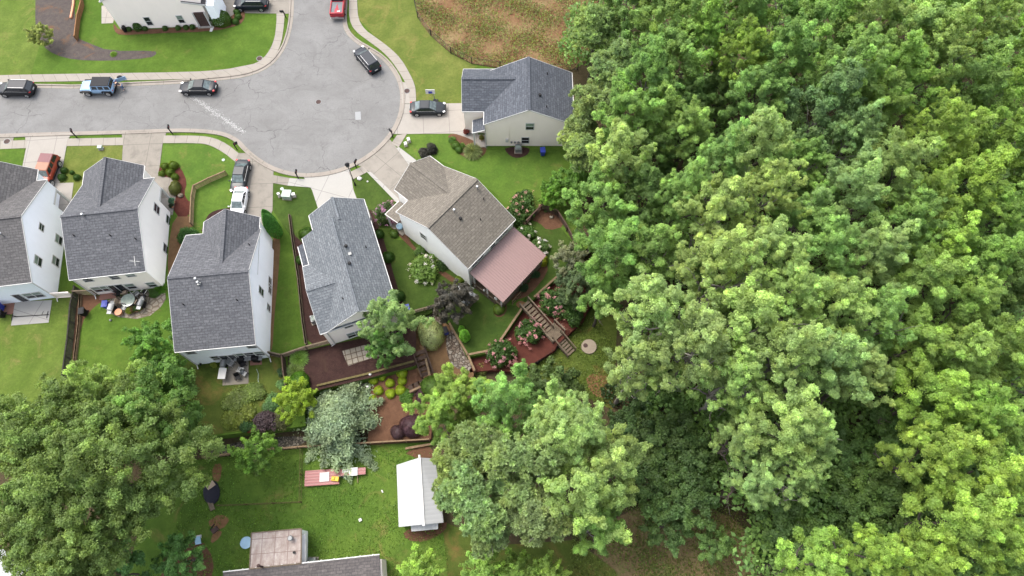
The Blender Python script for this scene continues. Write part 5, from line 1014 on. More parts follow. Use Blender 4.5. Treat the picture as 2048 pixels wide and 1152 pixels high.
def bin_(u, v, col_, label, rz=0, z=.03, lidm=None):
    p = at(u, v, z); e = empty('wheelie_bin', (p.x, p.y, z), rz, label, 'bin')
    m = MB().mesh([(-.24, -.3, .1), (.24, -.3, .1), (.24, .3, .1), (-.24, .3, .1), (-.3, -.37, 1.0), (.3, -.37, 1.0), (.3, .37, 1.0), (-.3, .37, 1.0)], [(3, 2, 1, 0), (4, 5, 6, 7), (0, 1, 5, 4), (1, 2, 6, 5), (2, 3, 7, 6), (3, 0, 4, 7)]); m.build('body', col_, e, bevel=.03)
    MB().box(-.32, -.4, 1.0, .32, .42, 1.07).box(-.2, -.3, 1.07, .2, .2, 1.1).build('lid', lidm or col_, e, bevel=.03)
    for s_ in (-1, 1): MB().cyl((s_ * .3, .3, .12), (s_ * .24, .3, .12), .12, .12).build('wheel', M['rubber'], e)
bin_(218, 614, M['blue'], 'blue bin with pale lid at the left of the crowded patio', .1); bin_(816, 622, M['blue'], 'blue bin behind the blue-grey roofed house', .3); bin_(1085, 309, M['blue'], 'blue bin beside the beige wall', .1)
bin_(6, 618, M['blue'], 'blue bin on the brick patio at the left edge', 0); bin_(172, 628, M['dark'], 'black bin beside the blackened fence', .2); bin_(8, 632, M['dark'], 'black bin in front of the blue one at the left edge', .2)
bin_(892, 666, M['blue'], 'dark blue bin under the purple-leaved tree', .4, MID, M['dark'])
def aircon(u, v, label, z=.03, rz=0):
    p = at(u, v, z); e = empty('cooling_unit', (p.x, p.y, z), rz, label, 'air conditioner')
    MB().box(-.5, -.5, 0, .5, .5, .08).build('pad', M['patio'], e); MB().box(-.4, -.4, .08, .4, .4, .85).build('cabinet', M['grey'], e, bevel=.03)
    m = MB()
    for r_ in (.1, .19, .28, .35):
        for k in range(18): a0, a1 = 2 * math.pi * k / 18, 2 * math.pi * (k + 1) / 18; m.cyl((r_ * math.cos(a0), r_ * math.sin(a0), .88), (r_ * math.cos(a1), r_ * math.sin(a1), .88), .014, n=4, cap=False)
    m.build('fan_grille', M['dark'], e); MB().cyl((0, 0, .85), (0, 0, .865), .33, .33, 20).build('fan', M['green_box'], e)
aircon(1036.5, 301, 'grey cooling unit in the half round mulch bed'); aircon(631, 641, 'grey cooling unit at the left eave of the blue-grey roof', 0.04, R(20)); aircon(627, 1124, 'grey cooling unit between flat roof and shingled house', LOW + .03, 0)
def chair(u, v, rz, mat, label, z=.06, fm=None, group=None, name='patio_chair'):
    p = at(u, v, z); e = empty(name, (p.x, p.y, z), rz, label, 'chair', group)
    MB().box(-.27, -.27, .40, .27, .27, .47).build('seat', mat, e, bevel=.02); MB().cbox((0, .29, .75), .54, .06, .62, 0, R(-12)).build('backrest', mat, e)
    for i in (-1, 1):
        for j in (-1, 1): MB().bar((i * .24, j * .24, 0), (i * .24, j * .24, .40), .04, .04, Vector((0, 1, 0))).build('leg', fm or M['dark'], e)
        MB().bar((i * .28, -.26, .64), (i * .28, .3, .66), .05, .04).build('armrest', fm or M['dark'], e)
def table(u, v, r, mat, label, z=.06, rnd=True, sy=None, h=.72):
    p = at(u, v, z); e = empty('patio_table', (p.x, p.y, z), 0, label, 'table')
    (MB().cyl((0, 0, h), (0, 0, h + .04), r, r, 28) if rnd else MB().box(-r, -(sy or r), h, r, (sy or r), h + .04)).build('tabletop', mat, e)
    for k in range(4): a = math.pi / 4 + k * math.pi / 2; x, y = (r * .7 * math.cos(a), (sy or r) * .7 * math.sin(a)); MB().bar((x, y, 0), (x, y, h), .05, .05, Vector((0, 1, 0))).build('leg', M['dark'], e)
    return e
M['tglass'] = m_plain('green_table_glass', (0.22, 0.27, 0.23), 0.15, var=.25, sc=3, spec=.6)
table(262, 605, .80, M['tglass'], 'round glass patio table on the flagstones')
chair(240, 591, R(170), M['dark'], 'round-backed dark chair left of the glass table'); chair(254, 588, R(200), M['tan'], 'pale cushioned chair at the upper left of the glass table')
chair(277, 590, R(140), M['grey'], 'white framed chair upper right of the glass table', fm=M['white']); chair(293, 586, R(160), M['dark'], 'dark slung chair near the rear wall plants', fm=M['white'])
chair(245, 607, R(90), M['tan'], 'pale chair at the left of the glass table'); chair(275, 608, R(-110), M['tan'], 'small tan chair right of the glass table'); chair(252, 618, R(-10), M['grey'], 'grey chair below the glass table')
chair(290, 599, R(-80), M['cloth'], 'dark padded chair at the right of the crowded patio')
def grill(u, v, label, rz=0, z=.05, cover=None, lidm=None):
    p = at(u, v, z); e = empty('barbecue', (p.x, p.y, z), rz, label, 'barbecue')
    MB().box(-.35, -.28, .1, .35, .28, .8).build('cabinet', M['dark'], e, bevel=.02); m = MB(); m.cyl((-.36, 0, .85), (.36, 0, .85), .3, .3, 16); m.build('lid', lidm or M['chrome'], e)
    MB().box(-.8, -.25, .8, -.38, .25, .84).box(.38, -.25, .8, .8, .25, .84).build('side_shelves', M['grey'], e)
grill(229, 620, 'steel barbecue at the lower left of the crowded patio', R(85), lidm=M['white']); grill(288, 611, 'grey barbecue at the lower right of the crowded patio', R(80), lidm=M['grey'])
table(480 - 30, 751, .42, M['white'], 'white rectangular table on the left edge of the tan patio', rnd=False, sy=.62, h=.8); chair(488, 731, R(35), M['dark'], 'black chair near the white house wall'); chair(478, 757, R(20), M['dark'], 'black chair in the middle of the tan patio')
chair(485, 742, R(170), M['white'], 'white chair on the right side of the tan patio', fm=M['white']); chair(465, 729, R(60), M['grey'], 'grey white-armed chair below the sliding door', fm=M['white']); chair(491, 749, R(60), M['grey'], 'small grey stool beside the white chair')
grill(487, 722, 'black covered barbecue against the white house', 0, lidm=M['dark']); grill(515, 721, 'dark green barbecue on the little brick pad', 0, lidm=M['dark'])
grill(452, 731, 'small kettle grill at the top left of the tan patio', 1.5, lidm=M['grey'])
# hammock frames on the bare patio
def hammock(u, v, rz, label):
    p = at(u, v, .06); e = empty('hammock_stand', (p.x, p.y, .06), rz, label, 'hammock stand')
    MB().bar((-2.2, 0, .08), (2.2, 0, .08), .06, .06).build('base_bar', M['dark'], e)
    for s_ in (-1, 1):
        MB().bar((s_ * 1.4, 0, .08), (s_ * 2.2, 0, 1.1), .05, .05).build('upright', M['dark'], e); MB().bar((s_ * 2.0, -.45, .05), (s_ * 2.0, .45, .05), .05, .05).build('foot', M['dark'], e)
hammock(60, 632, R(4), 'black metal hammock stand spread over the bare patio')
def pot(u, v, r, label, z=.05, c=(.10, .2, .03), mat=None, leafy=True):
    p = at(u, v, z); e = empty('plant_pot', (p.x, p.y, z), random.random() * 6, label, 'potted plant')
    MB().cyl((0, 0, 0), (0, 0, r * 1.3), r * .7, r, 14).build('pot', mat or M['terracotta'], e)
    if leafy: POTS.append((e, r, c))
POTS = []
pot(241, 627, .42, 'large terracotta tub beside the steel barbecue', c=(.3, .2, .1), leafy=False); pot(262, 624, .28, 'yellow-green potted plant on the patio edge', c=(.2, .25, .02)); pot(268, 622, .28, 'reddish potted plant on the patio edge', c=(.15, .1, .04)); pot(274, 621, .28, 'dark green potted plant on the patio edge', c=(.06, .12, .03)); pot(281, 619, .26, 'pale green potted plant on the patio edge', c=(.14, .2, .04))
pot(452, 738, .2, 'small potted plant at the left patio edge', c=(.1, .2, .03)); pot(450, 743, .2, 'yellowish potted plant below the kettle grill', c=(.25, .25, .04)); pot(347, 405, .3, 'blue-green potted plant on the side porch', c=(.10, .22, .14), z=.18); pot(345, 414, .22, 'dark potted plant on the side porch', c=(.04, .06, .03), z=.18)
pot(934, 267, .3, 'dark flower pot by the garage corner', c=(.2, .05, .04), mat=M['dark']); pot(963, 279, .25, 'potted palm on the slate-roofed house porch', c=(.2, .22, .05), z=.18)
# red sheet metal stack, sheds' clutter
p = at(648, 955, LOW); e = empty('sheet_metal_stack', (p.x, p.y, LOW), R(4), 'stack of red metal roofing sheets on the lower lawn', 'roofing sheets')
MB().box(-1.95, -.85, .35, 1.75, .78, .42).build('sheet', M['red_metal'], e); MB().box(-1.9, -.8, .05, 1.6, .7, .33).build('pallet', M['wood_grey'], e)
p = at(707, 945, LOW); e2 = empty('sheet_metal_stack', (p.x, p.y, LOW), R(4), 'narrow red trailer bed with white boards, right of the red sheets', 'trailer')
MB().box(-1.5, -.35, .42, 1.4, .38, .5).build('bed', M['red_metal'], e2); MB().box(-1.1, -.02, .5, .0, .32, .55).build('white_board', M['white'], e2); MB().box(-.35, -.42, .56, .55, .42, .62).build('white_sheet', M['white'], e2)
MB().bar((.5, -1.15, .1), (.5, -.35, .3), .07, .07).build('tongue', M['wood'], e2); MB().cyl((-.9, -.5, .3), (-.9, -.38, .3), .3, .3).build('wheel', M['rubber'], e2)
p = at(649, 954, LOW + .42); tag(MB().cbox((p.x, p.y, LOW + .46), 1.0, .95, .06, R(5)).build('panel', M['white']), 'square white panel lying on the red sheets', 'panel')
p = at(671, 958, LOW + .42); yb = MB().cbox((p.x, p.y, LOW + .58), .8, .5, .26, R(-5)).cbox((p.x - .15, p.y + .02, LOW + .75), .3, .3, .12); tag(yb.build('kayak_seat', M['yellow'], bevel=.06), 'yellow plastic toy beside the white panel', 'toy')
p = at(424, 985, LOW); e = empty('junk_pile', (p.x, p.y, LOW), .3, 'tarpaulin covered junk pile at the edge of the big tree', 'pile')
MB().ball((0, 0, .1), .9, 1.3, .35, 14, 8).build('tarp', M['cloth'], e); MB().cbox((.1, .7, .45), .9, .6, .08, .4, .2).build('board', M['tan'], e); MB().cbox((-.2, -1.2, .2), .5, 1.4, .1, .2).build('plank', M['wood_grey'], e)
p = at(398, 1081, LOW); e = empty('lawn_chair', (p.x, p.y, LOW), R(10), 'pale green overturned garden chair near the big tree', 'chair'); MB().cbox((0, 0, .3), .6, .8, .06, 0, .4).build('seat', M['sky_blue'], e); MB().cbox((0, .35, .2), .6, .3, .3).build('frame', M['white'], e)
p = at(431, 1060, LOW); e = empty('fire_box', (p.x, p.y, LOW), R(40), 'dark rusty fire box on orange dirt', 'fire pit'); MB().cbox((0, 0, .15), .7, .5, .3).build('box', M['iron'], e, bevel=.03); MB().bar((-.4, .3, .2), (.3, .5, .3), .08, .08).build('handle', M['dark'], e)
p = at(497, 1086, LOW); e = empty('round_table', (p.x, p.y, LOW), 0, 'pale blue round tabletop beside the flat roof', 'table'); MB().cyl((0, 0, .68), (0, 0, .73), .6, .6, 26).build('tabletop', M['sky_blue'], e); MB().cyl((0, 0, 0), (0, 0, .68), .06, .06).build('leg', M['grey'], e)
p = at(222, 641, .02); tag(MB().ball((p.x, p.y, .14), .14, .14, .14, 14, 10).build('ball', M['grey']), 'grey ball on the fenced back lawn', 'ball')
for u, v, lb in ((721, 1040, 'white square box on the lower lawn'), (765, 983, 'small white bottle on the lower lawn')):
    p = at(u, v, LOW); tag(MB().cbox((p.x, p.y, LOW + .12), .32 if u == 721 else .14, .3, .2, .5).build('box', M['white'], bevel=.02), lb, 'box')
p = at(1177.5, 694, LOW); e = empty('concrete_lid', (p.x, p.y, LOW), 0, 'round concrete tank lid with small iron hatch in the grass clearing', 'tank lid')
MB().cyl((0, 0, 0), (0, 0, .22), .9, .88, 32).build('slab', M['lid'], e); MB().cyl((-.4, 0.12, .2), (-.4, .12, .28), .27, .25, 20).build('hatch', M['iron'], e)
p = at(926, 599, .02); e = empty('garden_shed', (p.x, p.y, 0), R(-35), 'small grey metal box shed partly hidden by the purple-leaved tree', 'shed')
MB().box(-.9, -.7, 0, 1.3, .8, 1.6).build('wall', M['wood_grey'], e); MB().box(-1.0, -.8, 1.6, 1.4, .9, 1.7).build('roof', M['grey'], e); MB().box(.5, -.82, 1.71, .9, .92, 1.74).build('skylight', M['white'], e)
p = at(800, 455, .14); tag(MB().cyl((p.x, p.y, .14), (p.x, p.y, .5), .35, .42, 18).build('water_tub', M['sky_blue']), 'pale blue tub on the entry porch of the ivory house', 'tub')
for (a_, b_, lb) in (((700 + 8, 748 - 8), (0, 0), ''),): pass
hz = MB(); pts = [at(513, 738, .05), at(517, 748, .05), at(516, 760, .05), at(519, 770, .05)]; hz.tube(pts, .03, .03, 6); tag(hz.build('garden_hose', M['green_box']), 'pale green garden hose lying on the lawn', 'hose')
# ------------------------------------------------------------------ foliage
def leaf_mesh(name, C, N, size, spread=.8, mat='leaf', aspect=.62, rv=None, seed=0):
    """C centres, N preferred normals, one kite-shaped leaf face per row"""
    g = np.random.default_rng(seed); n = len(C); N = N + g.normal(0, spread, (n, 3)); N /= np.linalg.norm(N, axis=1)[:, None] + 1e-9
    T = np.cross(N, g.normal(0, 1, (n, 3))); T /= np.linalg.norm(T, axis=1)[:, None] + 1e-9; B = np.cross(N, T)
    s = (size * g.uniform(.6, 1.3, n))[:, None] if np.isscalar(size) else (size * g.uniform(.7, 1.25, n))[:, None]
    fold = N * s * .12
    V = np.empty((n, 4, 3)); V[:, 0] = C - T * s * .5; V[:, 1] = C - B * s * .5 * aspect + fold; V[:, 2] = C + T * s * .5; V[:, 3] = C + B * s * .5 * aspect + fold
    me = bpy.data.meshes.new(name); me.vertices.add(4 * n); me.vertices.foreach_set('co', V.reshape(-1).astype(np.float32))
    me.loops.add(4 * n); me.loops.foreach_set('vertex_index', np.arange(4 * n, dtype=np.int32)); me.polygons.add(n); me.polygons.foreach_set('loop_start', np.arange(0, 4 * n, 4, dtype=np.int32))
    me.polygons.foreach_set('loop_total', np.full(n, 4, dtype=np.int32)) if hasattr(me.polygons[0], 'loop_total') and not me.polygons[0].bl_rna.properties['loop_total'].is_readonly else None
    a = me.attributes.new('rnd', 'FLOAT', 'FACE'); r = g.uniform(0, 1, n) if rv is None else np.clip(rv + g.normal(0, .13, n), 0, 1); a.data.foreach_set('value', r.astype(np.float32))
    me.materials.append(M[mat]); me.update(calc_edges=True); me.validate(); return me
def unit(g, n): v = g.normal(0, 1, (n, 3)); return v / np.linalg.norm(v, axis=1)[:, None]
def broad(name, seed, Rc=4.5, plumes=34, clumps=13, leaves=120, lsize=.21, rc=(.34, .62), zs=1.0, low=-.5, up=1.0, taper=.45):
    """crown of upswept leafy plumes; each plume a tapering stack of leaf clumps"""
    g = np.random.default_rng(seed); C = []; N = []; RV = []; lob = g.uniform(0, 6.28, 4)
    for i in range(plumes):
        f = (i + .5) / plumes; zz = 1 - f * (1 - low); ph = i * 2.39996 + g.normal(0, .3); rr = math.sqrt(max(0, 1 - zz * zz)) * (1 - taper * max(0, zz)); d = np.array([rr * math.cos(ph), rr * math.sin(ph), zz])
        k = Rc * (g.uniform(.5, .9) if Rc < 6 else g.uniform(.35, 1) ** .6 * .95) * (1 + .16 * math.sin(3 * ph + lob[0]) + .12 * math.sin(5 * ph + lob[1])); pc = d * k; pc[2] *= zs; pc[2] += g.normal(0, .25)
        rp = (Rc if Rc < 6 else 5.0) * g.uniform(.16, .27); pv = g.uniform(.2, .8); ax = np.array([d[0] * .8, d[1] * .8, .75 * up]) + g.normal(0, .12, 3); ax /= np.linalg.norm(ax); ln = rp * g.uniform(1.6, 2.9)
        for q in range(clumps):
            t = (q + g.uniform(0, 1)) / clumps; c = unit(g, 1)[0]; c -= ax * (c @ ax) * .7; w_ = rp * (1.05 - .75 * t)
            cc = pc + ax * (t - .35) * ln + c * w_ * g.uniform(.5, 1.1); r = g.uniform(*rc) * (1.1 - .4 * t); v = np.clip(pv + .18 * (t - .5) + g.normal(0, .13), 0, 1)
            L = unit(g, leaves); L = np.where((L @ ax)[:, None] < -.35, -L, L); P = cc + L * r * g.uniform(.3, 1.05, (leaves, 1)) * np.array([1, 1, .8]) + ax * (g.uniform(0, 1, (leaves, 1)) ** 2) * r * .7
            C.append(P); N.append(L * .5 + c * .4 + ax * .3 + np.array([0, 0, .45])); RV.append(np.full(leaves, v))
    return leaf_mesh(name, np.concatenate(C), np.concatenate(N), lsize, .55, rv=np.concatenate(RV), seed=seed + 1)
def pine(name, seed, Rc=4.2, tufts=720, needles=46, zs=1.3, size=.62):
    g = np.random.default_rng(seed); C = []; N = []; RV = []; D = []
    lob = [unit(g, 1)[0] * np.array([1, 1, .7]) * Rc * g.uniform(.3, .72) for _ in range(18)]; rad = g.uniform(.26, .42, 18) * Rc
    T = []
    while len(T) < tufts:
        j = g.integers(18); d = unit(g, 1)[0]; d[2] = abs(d[2]) * .9 - .15; p = lob[j] + d * rad[j] * g.uniform(.75, 1.05)
        p[2] *= zs; T.append(p)
    T = np.array(T); me_C = []; n = tufts * needles; dirs = unit(g, n); dirs[:, 2] = np.abs(dirs[:, 2]) * .8 - .1; dirs /= np.linalg.norm(dirs, axis=1)[:, None]
    base = np.repeat(T, needles, 0); s = size * g.uniform(.7, 1.2, n)[:, None] * .62; tip = base + dirs * s; side = np.cross(dirs, g.normal(0, 1, (n, 3))); side /= np.linalg.norm(side, axis=1)[:, None]; w_ = .075
    V = np.empty((n, 4, 3)); V[:, 0] = base; V[:, 1] = base + dirs * s * .5 - side * w_; V[:, 2] = tip; V[:, 3] = base + dirs * s * .5 + side * w_
    return raw_leaf(name, V, np.repeat(g.uniform(.1, .9, tufts), needles) , g)
def raw_leaf(name, V, rv, g, mat='leaf'):
    n = len(V); me = bpy.data.meshes.new(name); me.vertices.add(4 * n); me.vertices.foreach_set('co', V.reshape(-1).astype(np.float32)); me.loops.add(4 * n); me.loops.foreach_set('vertex_index', np.arange(4 * n, dtype=np.int32))
    me.polygons.add(n); me.polygons.foreach_set('loop_start', np.arange(0, 4 * n, 4, dtype=np.int32))
    a = me.attributes.new('rnd', 'FLOAT', 'FACE'); a.data.foreach_set('value', np.clip(rv + g.normal(0, .12, n), 0, 1).astype(np.float32)); me.materials.append(M[mat]); me.update(calc_edges=True); me.validate(); return me
def cedar(name, seed, Rc=4.5, H=6.5):
    g = np.random.default_rng(seed); C = []; N = []; RV = []
    for i in range(54):
        f = g.uniform(0, 1) ** .8; z = H * (.98 - .85 * f); L = Rc * (.18 + .82 * f) * g.uniform(.7, 1.12); ph = i * 2.39996 + g.normal(0, .2); v = g.uniform(.2, .85)
        for k in range(11):
            t = (k + 1) / 11; p = np.array([math.cos(ph) * L * t, math.sin(ph) * L * t, z + .5 * t - 1.3 * t * t]); wd = .75 * math.sin(math.pi * (t * .75 + .2)) + .1; m = 60
            off = np.stack([g.normal(0, wd * .45, m), g.normal(0, wd * .45, m), g.normal(0, .16, m)], 1); C.append(p + off); N.append(np.tile([math.cos(ph) * .3, math.sin(ph) * .3, .9], (m, 1))); RV.append(np.full(m, np.clip(v + g.normal(0, .12), 0, 1)))
    return leaf_mesh(name, np.concatenate(C), np.concatenate(N), .27, .7, aspect=.35, rv=np.concatenate(RV), seed=seed)
def clipped(name, seed, n=5200, lumps=.06, squar=1.0, lsize=.11, flat=1.0):
    """clipped shrub, unit radius"""
    g = np.random.default_rng(seed); U = unit(g, n); U[:, 2] = np.where(U[:, 2] < -.35, -U[:, 2], U[:, 2]); ph = np.arctan2(U[:, 1], U[:, 0])
    r = 1 + lumps * np.sin(3 * ph + seed) + lumps * .6 * np.sin(7 * ph + U[:, 2] * 5) + g.normal(0, .025, n); P = U * r[:, None]; P[:, 2] = np.where(P[:, 2] > flat * .8, flat * .8 + (P[:, 2] - flat * .8) * .2, P[:, 2]); P[:, 2] += .35
    return leaf_mesh(name, P, U, lsize, .45, seed=seed, rv=.5 + .15 * np.sin(ph * 4 + U[:, 2] * 6))
def loose(name, seed, n=4200, lsize=.16, blobs=16):
    g = np.random.default_rng(seed); c = unit(g, blobs) * .58; c[:, 2] = np.abs(c[:, 2]) * .8; j = g.integers(blobs, size=n); U = unit(g, n); P = c[j] + U * g.uniform(.2, .46, (n, 1)); P[:, 2] = np.abs(P[:, 2] + .1)
    return leaf_mesh(name, P, U * .6 + np.array([0, 0, .5]), lsize, .6, seed=seed, rv=g.uniform(.2, .8, blobs)[j])
def spiky(name, seed, n=900, L=1.0):
    g = np.random.default_rng(seed); d = unit(g, n); d[:, 2] = np.abs(d[:, 2]) * .9 + .15; d /= np.linalg.norm(d, axis=1)[:, None]; b = g.normal(0, .06, (n, 3)); b[:, 2] = 0; m = b + d * .6 * L; t = b + d * L; t[:, 2] -= .25; sd = np.cross(d, [0, 0, 1]); sd /= np.linalg.norm(sd, axis=1)[:, None]; V = np.empty((n, 4, 3)); V[:, 0] = b; V[:, 1] = m - sd * .022; V[:, 2] = t; V[:, 3] = m + sd * .022
    return raw_leaf(name, V, g.uniform(0, 1, n), g)
def cone(name, seed, n=4200):
    g = np.random.default_rng(seed); t = g.uniform(0, 1, n) ** .7; ph = g.uniform(0, 6.283, n); r = (.55 * np.sin(math.pi * np.clip(.18 + .82 * t, 0, 1)) ** .7) * (1 + .06 * np.sin(ph * 5)); P = np.stack([r * np.cos(ph), r * np.sin(ph), t * 3.0], 1); N = np.stack([np.cos(ph), np.sin(ph), t * .8], 1)
    return leaf_mesh(name, P, N, .12, .4, seed=seed)
def trunk_mesh(name, seed, r, limbs=7, span=.2, pale=False):
    """unit-height trunk with limbs"""
    rs = random.Random(seed); m = MB(); pts = [Vector((0, 0, 0))]
    for k in range(1, 6): pts.append(Vector((rs.uniform(-1, 1) * .008 * k, rs.uniform(-1, 1) * .008 * k, .92 * k / 5)))
    m.tube(pts, r, r * .35, 8)
    def limb(a, d, L, r_, depth):
        p = a; n = 4; q = [p]
        for k in range(n): d = (d + Vector((rs.uniform(-.35, .35), rs.uniform(-.35, .35), rs.uniform(-.1, .4)))).normalized(); p = p + d * (L / n); q.append(p)
        m.tube(q, r_, r_ * .3, 5)
        if depth:
            for k in (2, 3, 4): limb(q[k], (d + Vector((rs.uniform(-1, 1), rs.uniform(-1, 1), rs.uniform(0, .6)))).normalized(), L * .45, r_ * .4, depth - 1)
    for k in range(limbs):
        a = pts[rs.randint(2, 4)]; ph = 2 * math.pi * k / limbs + rs.random(); limb(a, Vector((math.cos(ph), math.sin(ph), .8)).normalized(), span * rs.uniform(1.0, 1.5), r * .42, 1)
    o = m.build(name, M['palebark'] if pale else M['bark']); me = o.data; bpy.data.objects.remove(o); return me
CR = {'broad': [broad('crown_%d' % i, 11 + i, zs=[1.5, 1.9, 1.4, 1.7, 1.6][i]) for i in range(5)],
      'feather': [broad('feather_crown_%d' % i, 31 + i, plumes=44, clumps=13, leaves=88, lsize=.18, rc=(.26, .5), zs=1.75, taper=.55, up=1.3) for i in range(3)],
      'pine': [pine('pine_crown_%d' % i, 51 + i) for i in range(3)], 'cedar': [cedar('cedar_crown', 71)],
      'under': [broad('understory_crown_%d' % i, 81 + i, Rc=3.2, plumes=22, clumps=9, leaves=70, lsize=.26, zs=.7, low=-.1, up=.5, taper=.1) for i in range(2)],
      'small': [broad('small_crown_%d' % i, 91 + i, Rc=2.4, plumes=42, clumps=9, leaves=52, lsize=.18, rc=(.22, .4), taper=.2, up=.6) for i in range(2)],
      'big': [broad('great_crown', 99, Rc=9.5, plumes=400, clumps=11, leaves=78, lsize=.19, rc=(.34, .66), zs=.75, low=.0, taper=.1, up=.7)]}
RC = {'broad': 4.5, 'feather': 4.5, 'pine': 4.2, 'cedar': 4.5, 'under': 3.2, 'small': 2.4, 'big': 9.5}
TR = {'tall': trunk_mesh('trunk_tall', 1, .02, 7, .16), 'pale': trunk_mesh('trunk_pale', 2, .016, 12, .17, True)}
tn = 0
def tree(u, v, rpx, kind, colr, label, zc=10, base=LOW, name='tree', group=None, pale=False, zsq=1.0, cat='tree'):
    """tree whose crown centre (height zc) is seen at the pixel, crown radius given in photo pixels"""
    global tn; tn += 1; rs = random.Random(tn * 13 + 5)
    c = at(u, v, zc); r = rpx * mpp(u, v, zc) * (1.1 if group else (1.0 if kind in ('big', 'cedar') else 1.2)) * (1.2 if (group and v > 780 and u < 1260) else 1); e = empty(name, (c.x, c.y, base), 0, label, cat, group)
    me = CR[kind][tn % len(CR[kind])]; o = bpy.data.objects.new('crown', me); col.objects.link(o); o.parent = e; s = r / RC[kind]; o.location = (0, 0, zc - base); o.scale = (s, s, s * zsq); o.rotation_euler = (0, 0, rs.uniform(0, 6.28))
    j = rs.uniform(.88, 1.12); o.color = (colr[0] * j * rs.uniform(.93, 1.07), colr[1] * j, colr[2] * j * rs.uniform(.9, 1.1), 1)
    if base is not None and group is None: o.color = (o.color[0] * 1.45, o.color[1] * 1.45, o.color[2] * 1.45, 1)
    t = bpy.data.objects.new('trunk', TR['pale' if pale else 'tall']); col.objects.link(t); t.parent = e; hh = (zc - base) * 1.05; t.scale = (hh, hh, hh * (1.08 if pale else .95)); t.rotation_euler = (0, 0, rs.uniform(0, 6))
    return e
CB = (.28, .45, .095); CM = (.235, .40, .11); CL = (.32, .47, .16); CD = (.13, .235, .065); CP = (.30, .43, .18); CS = (.20, .33, .12); CK = (.105, .185, .06)
